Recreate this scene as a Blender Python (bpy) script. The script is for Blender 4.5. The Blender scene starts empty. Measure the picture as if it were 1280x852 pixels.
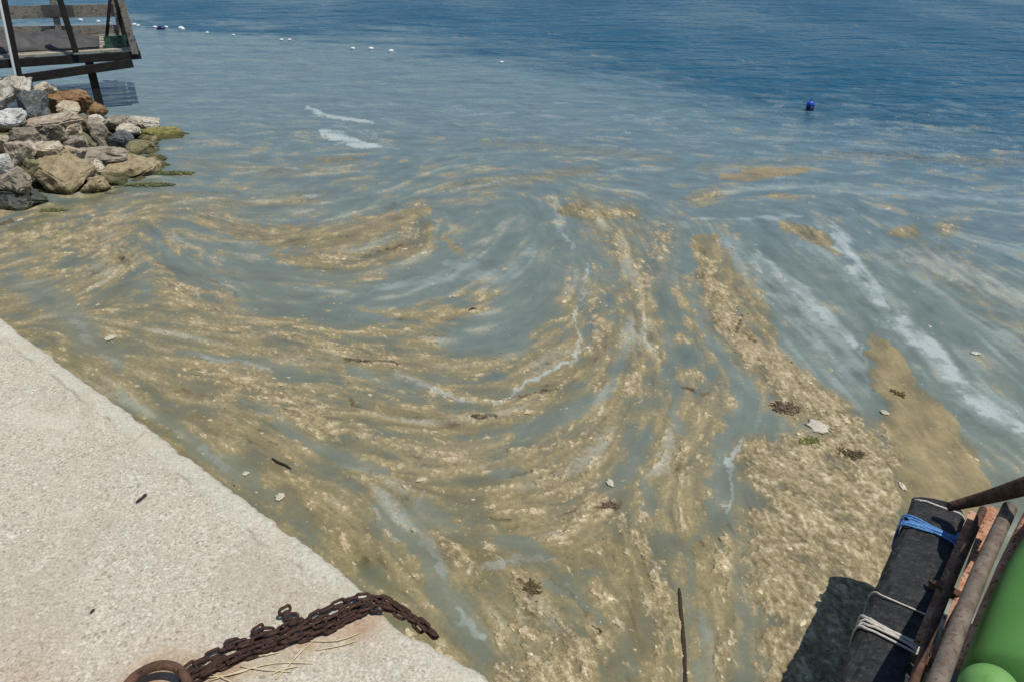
import bpy, bmesh, math, random
import numpy as np
from mathutils import Vector, Matrix, noise as mnoise

rnd = random.Random(7)
PI = math.pi
R = math.radians
SC = bpy.context.scene
COL = SC.collection

# ------------------------------------------------------------------ camera, sky, sun, exposure
CAM_H = 2.5
PITCH = R(29.0)
FPX = 28.0 / 36.0 * 1280.0
cd = bpy.data.cameras.new("camera")
cd.lens = 28.0
cd.sensor_width = 36.0
cd.clip_start = 0.05
cd.clip_end = 6000.0
cam = bpy.data.objects.new("camera", cd)
COL.objects.link(cam)
cam.location = (0, 0, CAM_H)
cam.rotation_euler = (PI / 2 - PITCH, 0, 0)
SC.camera = cam

SUN_EL = 68.0
SUN_AZ = 118.0        # degrees clockwise from +Y (the view direction)
W = bpy.data.worlds.new("World")
SC.world = W
W.use_nodes = True
wn = W.node_tree.nodes
wl = W.node_tree.links
bg = wn["Background"]
sky = wn.new("ShaderNodeTexSky")
sky.sky_type = 'NISHITA'
sky.sun_disc = False
sky.sun_elevation = R(SUN_EL)
sky.sun_rotation = R(SUN_AZ)
sky.altitude = 10
sky.dust_density = 0.2
sky.ozone_density = 3.0
wl.new(sky.outputs[0], bg.inputs[0])
bg.inputs[1].default_value = 0.085
sl = bpy.data.lights.new("sun", 'SUN')
sl.energy = 3.6
sl.angle = R(0.55)
sl.color = (1.0, 0.955, 0.88)
so = bpy.data.objects.new("sun", sl)
COL.objects.link(so)
sdir = Vector((math.sin(R(SUN_AZ)) * math.cos(R(SUN_EL)), math.cos(R(SUN_AZ)) * math.cos(R(SUN_EL)), math.sin(R(SUN_EL))))
so.rotation_euler = sdir.to_track_quat('Z', 'Y').to_euler()
so.location = (0, 0, 8)
SC.view_settings.view_transform = 'Standard'
SC.view_settings.look = 'None'
SC.view_settings.exposure = 0.0
SC.view_settings.gamma = 1.0

# ------------------------------------------------------------------ measuring: photo pixel -> world
CP, SP = math.cos(PITCH), math.sin(PITCH)


def ray(px, py):
    a = (px - 640.0) / FPX
    b = (py - 426.0) / FPX
    return Vector((a, CP - b * SP, -SP - b * CP))


def at(px, py, z=0.0):
    d = ray(px, py)
    t = (z - CAM_H) / d.z
    return Vector((d.x * t, d.y * t, z))


def pxm(px, py, z=0.0):
    """pixels per metre at that place"""
    p = at(px, py, z)
    return FPX / ((p - Vector((0, 0, CAM_H))).dot(Vector((0, CP, -SP))))


def on_wall(px, py, A, B):
    """where the ray meets the upright plane through A and B"""
    n = Vector((-(B.y - A.y), B.x - A.x, 0))
    d = ray(px, py)
    o = Vector((0, 0, CAM_H))
    t = (A - o).dot(n) / d.dot(n)
    return o + d * t


# ------------------------------------------------------------------ object helpers
def tag(o, label=None, cat=None, group=None, kind=None):
    if label: o['label'] = label
    if cat: o['category'] = cat
    if group: o['group'] = group
    if kind: o['kind'] = kind
    return o


def empty(name, loc, label, cat, group=None):
    o = bpy.data.objects.new(name, None)
    COL.objects.link(o)
    o.location = loc
    o.empty_display_size = 0.1
    return tag(o, label, cat, group)


def link(name, me, mat=None, parent=None, loc=None):
    if mat is not None and not me.materials:
        me.materials.append(mat)
    o = bpy.data.objects.new(name, me)
    COL.objects.link(o)
    if parent is not None:
        o.parent = parent
    if loc is not None:
        o.location = loc
    return o


def recentre(o, c=None):
    """move a world-built mesh so that its origin lies at its own base"""
    me = o.data
    n = len(me.vertices)
    co = np.empty(n * 3, np.float32)
    me.vertices.foreach_get('co', co)
    co = co.reshape(-1, 3)
    if c is None:
        c = Vector((float(co[:, 0].mean()), float(co[:, 1].mean()), float(co[:, 2].min())))
    co -= np.array(c, np.float32)
    me.vertices.foreach_set('co', co.ravel())
    me.update()
    p = o.parent
    o.location = Vector(c) - (p.location if p else Vector((0, 0, 0)))
    return o


def mesh_from(name, bm, smooth=False):
    me = bpy.data.meshes.new(name)
    bm.normal_update()
    bm.to_mesh(me)
    bm.free()
    if smooth:
        me.shade_smooth()
    return me


def frame_of(d):
    d = d.normalized()
    u = Vector((0, 0, 1)) if abs(d.z) < 0.9 else Vector((0, 1, 0))
    s = d.cross(u).normalized()
    return s, s.cross(d).normalized()


def add_tube(bm, pts, r, n=10, caps=True, wob=0.0):
    """tube along pts, radius r (number or list)"""
    rs = r if isinstance(r, (list, tuple)) else [r] * len(pts)
    rings = []
    for i, p in enumerate(pts):
        a = pts[max(i - 1, 0)]
        b = pts[min(i + 1, len(pts) - 1)]
        s, u = frame_of(b - a)
        ring = []
        for k in range(n):
            t = 2 * PI * k / n
            rr = rs[i] * (1 + wob * rnd.uniform(-1, 1))
            ring.append(bm.verts.new(p + s * math.cos(t) * rr + u * math.sin(t) * rr))
        rings.append(ring)
    for a, b in zip(rings[:-1], rings[1:]):
        for k in range(n):
            bm.faces.new((a[k], a[(k + 1) % n], b[(k + 1) % n], b[k]))
    if caps:
        bm.faces.new(rings[0][::-1])
        bm.faces.new(rings[-1])


def add_beam(bm, a, b, w, h, up=Vector((0, 0, 1)), bev=0.0):
    """box from a to b, w wide across, h high"""
    d = (b - a).normalized()
    s = d.cross(up).normalized()
    u = s.cross(d).normalized()
    vs = []
    for p in (a, b):
        for sx, sz in ((-1, -1), (1, -1), (1, 1), (-1, 1)):
            vs.append(bm.verts.new(p + s * sx * w / 2 + u * sz * h / 2))
    fs = [(0, 1, 2, 3), (7, 6, 5, 4), (0, 4, 5, 1), (1, 5, 6, 2), (2, 6, 7, 3), (3, 7, 4, 0)]
    faces = [bm.faces.new([vs[i] for i in f]) for f in fs]
    if bev:
        es = list({e for f in faces for e in f.edges})
        bmesh.ops.bevel(bm, geom=es, offset=bev, segments=2, affect='EDGES', clamp_overlap=True)


def smooth_line(pts, n):
    """Catmull-Rom through pts, n samples"""
    P = [pts[0]] + list(pts) + [pts[-1]]
    out = []
    segs = len(pts) - 1
    for k in range(n):
        t = k / (n - 1) * segs
        i = min(int(t), segs - 1)
        f = t - i
        p0, p1, p2, p3 = P[i], P[i + 1], P[i + 2], P[i + 3]
        out.append(0.5 * ((2 * p1) + (p2 - p0) * f + (2 * p0 - 5 * p1 + 4 * p2 - p3) * f * f + (3 * p1 - p0 - 3 * p2 + p3) * f ** 3))
    return out


# ------------------------------------------------------------------ materials
class NT:
    def __init__(self, name):
        self.m = bpy.data.materials.new(name)
        self.m.use_nodes = True
        self.t = self.m.node_tree
        self.b = self.t.nodes["Principled BSDF"]
        self.pos = self.t.nodes.new("ShaderNodeNewGeometry").outputs["Position"]

    def n(self, kind, **kw):
        x = self.t.nodes.new(kind)
        for k, v in kw.items():
            setattr(x, k, v)
        return x

    def set(self, node, key, v):
        s = node.inputs[key]
        if hasattr(v, 'default_value') or isinstance(v, bpy.types.NodeSocket):
            self.t.links.new(v, s)
        else:
            s.default_value = v

    def noise(self, scale, detail=4.0, rough=0.55, vec=None, dist=0.0):
        x = self.n("ShaderNodeTexNoise")
        self.set(x, "Vector", vec if vec is not None else self.pos)
        self.set(x, "Scale", scale)
        self.set(x, "Detail", detail)
        self.set(x, "Roughness", rough)
        self.set(x, "Distortion", dist)
        return x.outputs["Fac"]

    def voronoi(self, scale, feature='F1', out="Distance", vec=None, rand=1.0):
        x = self.n("ShaderNodeTexVoronoi", feature=feature)
        self.set(x, "Vector", vec if vec is not None else self.pos)
        self.set(x, "Scale", scale)
        self.set(x, "Randomness", rand)
        return x.outputs[out]

    def math(self, op, a, b=None, c=None, clamp=False):
        x = self.n("ShaderNodeMath", operation=op, use_clamp=clamp)
        self.set(x, 0, a)
        if b is not None: self.set(x, 1, b)
        if c is not None: self.set(x, 2, c)
        return x.outputs[0]

    def map(self, v, a, b, c=0.0, d=1.0, smooth=True):
        x = self.n("ShaderNodeMapRange", interpolation_type='SMOOTHSTEP' if smooth else 'LINEAR')
        self.set(x, 0, v)
        for i, q in enumerate((a, b, c, d)):
            self.set(x, i + 1, q)
        return x.outputs[0]

    def mix(self, f, a, b, blend='MIX'):
        x = self.n("ShaderNodeMix", data_type='RGBA', blend_type=blend)
        self.set(x, 0, f)
        self.set(x, 6, a if not isinstance(a, tuple) else (*a[:3], 1))
        self.set(x, 7, b if not isinstance(b, tuple) else (*b[:3], 1))
        return x.outputs[2]

    def attr(self, name):
        x = self.n("ShaderNodeAttribute", attribute_name=name)
        return x

    def scalevec(self, v, s):
        x = self.n("ShaderNodeMapping")
        self.set(x, 0, v)
        x.inputs["Scale"].default_value = s
        return x.outputs[0]

    def bump(self, h, strength=0.5, dist=0.01, normal=None):
        x = self.n("ShaderNodeBump")
        self.set(x, "Height", h)
        self.set(x, "Strength", strength)
        self.set(x, "Distance", dist)
        if normal is not None: self.set(x, "Normal", normal)
        return x.outputs[0]

    def out(self, color=None, rough=None, normal=None, metal=None, spec=None, ior=None):
        for k, v in (("Base Color", color), ("Roughness", rough), ("Normal", normal), ("Metallic", metal), ("Specular IOR Level", spec), ("IOR", ior)):
            if v is not None:
                if isinstance(v, tuple): v = (*v[:3], 1)
                self.set(self.b, k, v)
        return self.m


def lin(r, g, b):
    """sRGB 0..255 to linear"""
    f = lambda c: (c / 255 / 12.92) if c / 255 <= 0.04045 else ((c / 255 + 0.055) / 1.055) ** 2.4
    return (f(r), f(g), f(b))


def mat_water():
    q = NT("water_surface")
    tint = q.attr("tint").outputs["Color"]
    scum = q.attr("scum").outputs["Fac"]
    crust = q.attr("crust").outputs["Fac"]
    wave = q.attr("wave").outputs["Fac"]
    # grain of the floating matter
    curd = q.noise(48, 6, 0.66, dist=0.6)
    fine = q.noise(120, 3, 0.6)
    g1 = q.map(curd, 0.34, 0.66, 0.84, 1.18, False)
    g2 = q.map(fine, 0.3, 0.7, 0.88, 1.12, False)
    g = q.math('MULTIPLY', g1, g2)
    gm = q.math('MULTIPLY_ADD', q.math('SUBTRACT', g, 1.0), q.math('MULTIPLY_ADD', scum, 0.85, 0.06), 1.0)
    vec = q.n("ShaderNodeVectorMath", operation='SCALE')
    q.set(vec, 0, tint)
    q.set(vec, "Scale", gm)
    # ripples: three sizes, stretched across the wind
    wv = q.scalevec(q.pos, (0.75, 1.35, 1.0))
    w1 = q.noise(1.15, 3, 0.5, wv, 0.5)
    w2 = q.noise(4.6, 3, 0.55, wv, 0.6)
    w3 = q.noise(11.0, 2, 0.5, q.scalevec(q.pos, (0.8, 1.3, 1.0)), 0.4)
    h = q.math('ADD', q.math('ADD', q.math('MULTIPLY', w1, 0.26), q.math('MULTIPLY', w2, 0.075)), q.math('MULTIPLY', w3, 0.014))
    h = q.math('MULTIPLY', h, wave)
    nb = q.bump(h, 1.0, 1.0)
    ch = q.math('MULTIPLY', q.math('ADD', q.math('MULTIPLY', curd, 1.0), q.math('MULTIPLY', fine, 0.3)), q.math('MULTIPLY_ADD', crust, 0.9, q.math('MULTIPLY', scum, 0.22)))
    nb2 = q.bump(ch, 0.7, 0.011, nb)
    rough = q.math('ADD', q.math('MULTIPLY_ADD', scum, 0.36, 0.11), q.math('MULTIPLY', wave, 0.30))
    spec = q.math('ADD', q.math('MULTIPLY_ADD', scum, -0.28, 0.5), q.math('MULTIPLY', wave, -0.35))
    return q.out(vec.outputs[0], rough, nb2, None, spec, 1.33)


def mat_curd():
    q = NT("mucilage_curd")
    t = q.attr("tint").outputs["Color"]
    n = q.noise(90, 4, 0.6)
    vec = q.n("ShaderNodeVectorMath", operation='SCALE')
    q.set(vec, 0, t)
    q.set(vec, "Scale", q.map(n, 0.3, 0.7, 0.7, 1.25, False))
    return q.out(vec.outputs[0], 0.6, q.bump(n, 0.5, 0.006), None, 0.3)


def mat_concrete():
    q = NT("pier_concrete")
    big = q.noise(1.1, 4, 0.6)
    mid = q.noise(7, 5, 0.6)
    base = q.mix(q.map(big, 0.3, 0.7), lin(187, 178, 155), lin(197, 188, 166))
    base = q.mix(q.map(mid, 0.35, 0.7), base, lin(186, 180, 164))
    cell = q.n("ShaderNodeTexVoronoi", feature='F1')
    q.set(cell, "Vector", q.pos)
    q.set(cell, "Scale", 120.0)
    cv = q.n("ShaderNodeSeparateColor")
    q.set(cv, 0, cell.outputs["Color"])
    lite = q.map(cv.outputs[0], 0.66, 0.9)
    dark = q.map(cv.outputs[1], 0.84, 0.96)
    base = q.mix(q.math('MULTIPLY', lite, 0.7), base, lin(226, 219, 202))
    base = q.mix(q.math('MULTIPLY', dark, 0.6), base, lin(112, 103, 86))
    cell2 = q.n('ShaderNodeTexVoronoi', feature='F1')
    q.set(cell2, 'Vector', q.pos)
    q.set(cell2, 'Scale', 55.0)
    c2v = q.n('ShaderNodeSeparateColor')
    q.set(c2v, 0, cell2.outputs['Color'])
    dd_ = q.map(cell2.outputs['Distance'], 0.42, 0.3)
    base = q.mix(q.math('MULTIPLY', q.math('MULTIPLY', q.map(c2v.outputs[0], 0.82, 0.9), dd_), 0.8), base, lin(232, 226, 212))
    base = q.mix(q.math('MULTIPLY', q.math('MULTIPLY', q.map(c2v.outputs[1], 0.9, 0.95), dd_), 0.5), base, lin(120, 108, 88))
    pits = q.voronoi(42)
    pm = q.noise(26, 4, 0.7)
    pit = q.math('MULTIPLY', q.map(pits, 0.26, 0.08), q.map(pm, 0.52, 0.66))
    base = q.mix(q.math('MULTIPLY', pit, 0.75), base, lin(92, 84, 72))
    g = q.noise(150, 3, 0.7)
    base = q.mix(0.42, base, q.mix(q.map(g, 0.38, 0.62), lin(138, 129, 112), lin(216, 208, 190)))
    # attributes: clean rim, crack and rust stain laid down with the mesh
    rim = q.attr("rim").outputs["Fac"]
    stain = q.attr("stain").outputs["Fac"]
    crack = q.attr("crack").outputs["Fac"]
    base = q.mix(q.math('MULTIPLY', rim, 0.4), base, lin(204, 200, 182))
    base = q.mix(q.math('MULTIPLY', crack, 0.5), base, lin(96, 90, 76))
    base = q.mix(q.math('MULTIPLY', q.map(q.noise(2.3, 5, 0.62, dist=0.8), 0.5, 0.66), 0.35), base, lin(168, 156, 132))
    base = q.mix(q.math('MULTIPLY', q.map(q.noise(3.1, 6, 0.65, dist=1.2), 0.56, 0.68), 0.35), base, lin(214, 206, 190))
    base = q.mix(stain, base, q.mix(q.map(mid, 0.3, 0.7), lin(150, 105, 66), lin(178, 142, 98)))
    alg = q.attr("algae").outputs["Fac"]
    base = q.mix(alg, base, lin(62, 66, 44))
    h = q.math('ADD', q.math('MULTIPLY', q.voronoi(95), -0.7), q.math('ADD', q.math('MULTIPLY', g, 0.5), q.math('MULTIPLY', pit, -1.2)))
    return q.out(base, 0.85, q.bump(h, 0.34, 0.004), None, 0.25)


def mat_rock(name, a, b, c, stain=None, wet=False):
    q = NT(name)
    n1 = q.noise(3.2, 5, 0.62, dist=0.5)
    n2 = q.noise(13, 6, 0.66)
    n3 = q.noise(55, 4, 0.65)
    base = q.mix(q.map(n1, 0.36, 0.64), a, b)
    base = q.mix(q.map(n2, 0.45, 0.7), base, c)
    base = q.mix(q.math('MULTIPLY', q.map(n3, 0.5, 0.7), 0.55), base, tuple(x * 0.4 for x in a))
    base = q.mix(q.math('MULTIPLY', q.map(q.noise(7.5, 5, 0.7), 0.54, 0.64), 0.55), base, tuple(min(0.62, x * 1.7) for x in a))
    base = q.mix(q.math('MULTIPLY', q.map(q.noise(9.0, 5, 0.7, dist=1.0), 0.56, 0.66), 0.6), base, lin(104, 95, 76))
    if stain:
        base = q.mix(q.map(q.noise(4.5, 4, 0.6), 0.42, 0.56), base, stain)
    # tide line: weed and wet stone close to the waterline
    sx = q.n("ShaderNodeSeparateXYZ")
    q.set(sx, 0, q.pos)
    zz = q.math('ADD', sx.outputs[2], q.math('MULTIPLY', n2, -0.10))
    base = q.mix(q.math('MULTIPLY', q.map(zz, 0.03, -0.03), 0.8), base, lin(66, 68, 40))
    h = q.math('ADD', q.math('MULTIPLY', n2, 1.0), q.math('MULTIPLY', n3, 0.35))
    return q.out(base, 0.35 if wet else 0.86, q.bump(h, 0.9, 0.03), None, 0.5 if wet else 0.2)


def mat_simple(name, a, b, scale=20, rough=0.7, bump=0.4, metal=0.0, c=None, dist=0.004, stretch=None, spec=0.4):
    q = NT(name)
    v = q.scalevec(q.pos, stretch) if stretch else q.pos
    n = q.noise(scale, 5, 0.62, v)
    base = q.mix(q.map(n, 0.35, 0.65), a, b)
    if c:
        base = q.mix(q.map(q.noise(scale * 2.7, 4, 0.6), 0.52, 0.66), base, c)
    return q.out(base, rough, q.bump(q.noise(scale * 4, 4, 0.6, v), bump, dist), metal, spec)


M = {}
M['water'] = mat_water()
M['curd'] = mat_curd()
M['concrete'] = mat_concrete()
M['pale'] = mat_rock("pale_limestone", lin(193, 184, 165), lin(215, 209, 189), lin(165, 151, 129))
M['white'] = mat_rock("white_limestone", lin(207, 207, 200), lin(222, 220, 211), lin(178, 176, 168))
M['slate'] = mat_rock("blue_grey_slate", lin(100, 105, 103), lin(127, 132, 129), lin(69, 74, 72))
M['wetslate'] = mat_rock("wet_dark_slate", lin(75, 78, 75), lin(102, 105, 99), lin(54, 56, 54), wet=True)
M['rustrock'] = mat_rock("iron_stained_rock", lin(140, 106, 74), lin(164, 134, 98), lin(88, 60, 42))
M['tan'] = mat_rock("tan_rock", lin(159, 143, 113), lin(177, 161, 129), lin(132, 116, 88))
M['grey'] = mat_rock("grey_brown_rock", lin(143, 134, 118), lin(172, 162, 143), lin(108, 99, 82))
M['pink'] = mat_rock("pinkish_rock", lin(176, 160, 140), lin(202, 189, 167), lin(123, 110, 92))
M['olive'] = mat_rock("olive_rock", lin(117, 112, 84), lin(144, 136, 105), lin(88, 84, 60))
M['cream'] = mat_rock("cream_crusted_rock", lin(197, 182, 154), lin(218, 205, 178), lin(118, 99, 76))
M['algae'] = mat_rock("algae_covered_rock", lin(136, 132, 76), lin(160, 152, 96), lin(96, 98, 58))
M['weed'] = mat_rock("dark_green_weed_rock", lin(86, 90, 60), lin(108, 108, 74), lin(64, 70, 44))
M['iron'] = mat_simple("rusted_chain_iron", lin(56, 40, 34), lin(84, 60, 48), 60, 0.85, 0.8, 0.1, lin(44, 28, 24), 0.003)
M['rust'] = mat_simple("flaking_rust", lin(160, 108, 82), lin(196, 154, 126), 26, 0.8, 0.7, 0.0, lin(108, 56, 34))
M['darkrust'] = mat_simple("dark_rust", lin(78, 56, 44), lin(108, 78, 60), 22, 0.8, 0.8, 0.0, lin(56, 36, 28))
M['greypipe'] = mat_simple("weathered_grey_steel", lin(108, 96, 84), lin(136, 122, 108), 18, 0.6, 0.5, 0.2, lin(104, 80, 62))
M['rubber'] = mat_simple("sun_baked_rubber", lin(26, 27, 29), lin(46, 47, 48), 16, 0.66, 1.0, 0.0, lin(60, 58, 54), 0.006)
M['bluerope'] = mat_simple("blue_rope", lin(76, 128, 186), lin(112, 162, 212), 120, 0.6, 0.8, 0.0, lin(36, 84, 160), 0.002)
M['whiterope'] = mat_simple("white_rope", lin(196, 188, 174), lin(222, 216, 204), 120, 0.8, 0.8, 0.0, lin(150, 140, 124), 0.002)
M['green'] = mat_simple("green_paint", lin(84, 134, 62), lin(94, 144, 70), 3.5, 0.68, 0.35, 0.0, lin(92, 138, 68))
M['lightgreen'] = mat_simple("light_green_plastic", lin(106, 152, 80), lin(118, 164, 90), 9, 0.65, 0.2, 0.0, lin(98, 150, 68))
M['blackwood'] = mat_simple("tarred_timber", lin(26, 23, 21), lin(42, 37, 33), 12, 0.8, 0.6, 0.0, lin(24, 22, 20))
M['greywood'] = mat_simple("weathered_grey_timber", lin(118, 112, 102), lin(146, 140, 128), 8, 0.85, 0.7, 0.0, lin(92, 86, 78), 0.005, (0.6, 6, 6))
M['palewood'] = mat_simple("bleached_timber", lin(160, 154, 136), lin(182, 176, 156), 8, 0.85, 0.6, 0.0, lin(134, 128, 112), 0.005, (0.6, 6, 6))
M['greenplastic'] = mat_simple("faded_green_plastic", lin(44, 72, 62), lin(56, 84, 72), 8, 0.5, 0.2)
M['whiteplastic'] = mat_simple("white_plastic", lin(224, 224, 220), lin(236, 236, 232), 20, 0.45, 0.1)
M['blueplastic'] = mat_simple("blue_plastic", lin(34, 74, 168), lin(48, 90, 184), 14, 0.28, 0.1, 0.0, None)
M['navyplastic'] = mat_simple("dark_blue_plastic", lin(18, 26, 66), lin(26, 36, 84), 14, 0.4, 0.1, 0.0, None)
M['scrap'] = mat_simple('pale_scrap', lin(186, 178, 158), lin(206, 200, 182), 60, 0.8, 0.5, 0.0, lin(160, 148, 124), 0.003)
M['weedfringe'] = mat_simple('green_algae_fringe', lin(84, 92, 52), lin(120, 122, 78), 14, 0.8, 1.0, 0.0, lin(58, 66, 38))
M['straw'] = mat_simple("dry_straw", lin(208, 190, 146), lin(224, 210, 170), 60, 0.8, 0.3)
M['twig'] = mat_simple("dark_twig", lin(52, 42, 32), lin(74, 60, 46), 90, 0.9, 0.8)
M['seaweed'] = mat_simple("dark_seaweed", lin(104, 88, 72), lin(128, 110, 90), 70, 0.7, 1.0, 0.0, lin(66, 52, 48))
M['brownweed'] = mat_simple("brown_seaweed", lin(96, 84, 56), lin(114, 100, 68), 70, 0.7, 1.0, 0.0, lin(60, 52, 30))
M['greenweed'] = mat_simple("green_seaweed", lin(108, 116, 60), lin(128, 134, 74), 70, 0.7, 1.0, 0.0, lin(84, 98, 42))
M['darkgrey'] = mat_simple("dark_grey", lin(66, 64, 64), lin(88, 86, 84), 7, 0.7, 0.6)  # dark grey; on the deck sheet it stands for shade on the planks

# ------------------------------------------------------------------ numpy noise
_rs = np.random.RandomState(11)
_perm = _rs.permutation(4096).astype(np.int32)
_ang = (_rs.rand(4096) * 2 * np.pi).astype(np.float32)
_gx, _gy = np.cos(_ang), np.sin(_ang)
_val = _rs.rand(4096).astype(np.float32)


def _hash(ix, iy):
    return _perm[(_perm[ix & 4095] + iy) & 4095]


def pnoise(x, y, seed=0):
    x = x + seed * 17.31
    y = y + seed * 9.77
    x0 = np.floor(x)
    y0 = np.floor(y)
    fx = (x - x0).astype(np.float32)
    fy = (y - y0).astype(np.float32)
    ix = x0.astype(np.int32)
    iy = y0.astype(np.int32)
    u = fx * fx * fx * (fx * (fx * 6 - 15) + 10)
    v = fy * fy * fy * (fy * (fy * 6 - 15) + 10)
    r = []
    for dx in (0, 1):
        for dy in (0, 1):
            h = _hash(ix + dx, iy + dy)
            r.append(_gx[h] * (fx - dx) + _gy[h] * (fy - dy))
    a = r[0] * (1 - u) + r[2] * u
    b = r[1] * (1 - u) + r[3] * u
    return (a * (1 - v) + b * v) * 1.5


def fbm(x, y, oct=4, seed=0, gain=0.5):
    s = 0
    a = 1.0
    t = 0
    for o in range(oct):
        s = s + a * pnoise(x * 2 ** o, y * 2 ** o, seed + o * 3)
        t += a
        a *= gain
    return s / t


def worley(x, y, seed=0):
    x = x + seed * 5.3
    ix = np.floor(x).astype(np.int32)
    iy = np.floor(y).astype(np.int32)
    best = np.full(x.shape, 9.0, np.float32)
    idv = np.zeros(x.shape, np.float32)
    for dx in (-1, 0, 1):
        for dy in (-1, 0, 1):
            h = _hash(ix + dx, iy + dy)
            cx = ix + dx + _val[h]
            cy = iy + dy + _val[(h * 7 + 13) & 4095]
            d = (x - cx) ** 2 + (y - cy) ** 2
            m = d < best
            best = np.where(m, d, best)
            idv = np.where(m, _val[(h * 3 + 5) & 4095], idv)
    return np.sqrt(best), idv


def sstep(a, b, x):
    t = np.clip((x - a) / (b - a), 0, 1)
    return t * t * (3 - 2 * t)


# ================================================================== WATER with its floating matter
U0, U1, V0, V1, ST = -130.0, 1420.0, -45.0, 935.0, 1.5
us = np.arange(U0, U1, ST, dtype=np.float32)
vs = np.arange(V0, V1, ST, dtype=np.float32)
NU, NV = len(us), len(vs)
UU, VV = np.meshgrid(us, vs)
bb = (VV - 426) / FPX
tt = CAM_H / (SP + bb * CP)
X = (UU - 640) / FPX * tt
Y = (CP - bb * SP) * tt
PM = FPX / tt                       # pixels per metre across
VS = PM * (CAM_H / np.sqrt(Y ** 2 + CAM_H ** 2))   # and in depth
SCL = np.clip(PM / 280.0, 0.05, 1.3)

# traced currents: the directions the scum is drawn out in (orientation only)
CURR = [
    [(185, 280), (215, 320), (260, 350), (330, 370), (420, 376), (500, 368), (560, 348), (610, 320), (640, 290)],
    [(200, 235), (300, 245), (420, 235), (500, 222), (560, 205), (640, 190)],
    [(230, 265), (300, 290), (360, 292), (440, 272), (500, 240), (560, 215)],
    [(330, 330), (400, 340), (470, 338), (530, 320), (545, 290), (530, 260)],
    [(250, 395), (350, 408), (450, 428), (540, 440), (640, 430), (700, 400), (733, 360), (730, 320), (705, 280), (690, 240)],
    [(100, 420), (220, 440), (330, 456), (450, 478), (560, 502), (640, 492), (700, 462), (737, 430), (748, 380), (745, 330)],
    [(200, 500), (300, 520), (400, 556), (500, 586), (600, 588), (680, 560), (740, 510), (768, 460), (775, 400), (765, 330)],
    [(820, 245), (850, 280), (866, 320), (868, 360), (885, 405), (920, 455), (942, 500), (925, 560), (905, 610), (925, 690), (935, 760), (938, 860)],
    [(780, 330), (800, 400), (822, 450), (815, 510), (790, 570), (765, 630)],
    [(560, 655), (640, 660), (720, 640), (790, 600), (840, 550), (865, 480), (850, 400)],
    [(300, 590), (380, 640), (440, 690), (500, 760), (570, 820)],
    [(460, 610), (510, 680), (560, 750), (620, 820)],
    [(890, 290), (910, 360), (960, 430), (1020, 490), (1080, 545), (1130, 600)],
    [(920, 290), (980, 350), (1040, 410), (1110, 480), (1160, 560)],
    [(1000, 270), (1060, 330), (1130, 410), (1200, 490), (1290, 570)],
    [(1040, 240), (1150, 320), (1290, 420)],
    [(850, 250), (950, 245), (1060, 235), (1290, 245)],
    [(1090, 410), (1130, 480), (1190, 560), (1250, 640)],
    [(180, 150), (600, 165), (1290, 205)],
    [(180, 60), (700, 75), (1290, 120)],
    [(600, 200), (800, 210), (1000, 215), (1290, 220)],
    [(-60, 340), (20, 305), (110, 290), (190, 262), (260, 250)],
    [(-40, 400), (60, 385), (130, 350), (175, 310)],
    [(60, 420), (120, 460), (200, 510), (270, 570)],
    [(940, 570), (1000, 610), (1060, 660), (1110, 720)],
    [(930, 640), (980, 690), (1040, 760), (1080, 850)],
    [(620, 700), (690, 750), (740, 800), (770, 870)],
    [(800, 640), (825, 740), (850, 870)],
    [(870, 650), (900, 750), (915, 870)],
]
pts, drs = [], []
for c in CURR:
    for (x0, y0), (x1, y1) in zip(c[:-1], c[1:]):
        L = math.hypot(x1 - x0, y1 - y0)
        k = max(1, int(L / 18))
        for j in range(k):
            pts.append((x0 + (x1 - x0) * (j + 0.5) / k, y0 + (y1 - y0) * (j + 0.5) / k))
            drs.append(math.atan2(y1 - y0, x1 - x0))
pts = np.array(pts, np.float32)
drs = np.array(drs, np.float32)
CG = 12
cu = np.arange(U0, U1 + CG, CG)
cv_ = np.arange(V0, V1 + CG, CG)
CU, CV = np.meshgrid(cu, cv_)
d2 = (CU[..., None] - pts[:, 0]) ** 2 + ((CV[..., None] - pts[:, 1]) * 1.35) ** 2
wg = 1.0 / (d2 + 120.0) ** 1.7
c2 = (wg * np.cos(2 * drs)).sum(-1)
s2 = (wg * np.sin(2 * drs)).sum(-1)
nn = np.hypot(c2, s2) + 1e-12
c2 /= nn
s2 /= nn


def upsample(A):
    fx = (UU - U0) / CG
    fy = (VV - V0) / CG
    ix = np.clip(fx.astype(np.int32), 0, A.shape[1] - 2)
    iy = np.clip(fy.astype(np.int32), 0, A.shape[0] - 2)
    fx = fx - ix
    fy = fy - iy
    return (A[iy, ix] * (1 - fx) + A[iy, ix + 1] * fx) * (1 - fy) + (A[iy + 1, ix] * (1 - fx) + A[iy + 1, ix + 1] * fx) * fy


ANG = 0.5 * np.arctan2(upsample(s2), upsample(c2)) + 0.22 * fbm(X * 2.2, Y * 2.2, 2, 31)
DX, DY = np.cos(ANG).astype(np.float32), np.sin(ANG).astype(np.float32)
# metres travelled per pixel step in that direction
MPP = np.sqrt((DX / PM) ** 2 + (DY / VS) ** 2)


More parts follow.
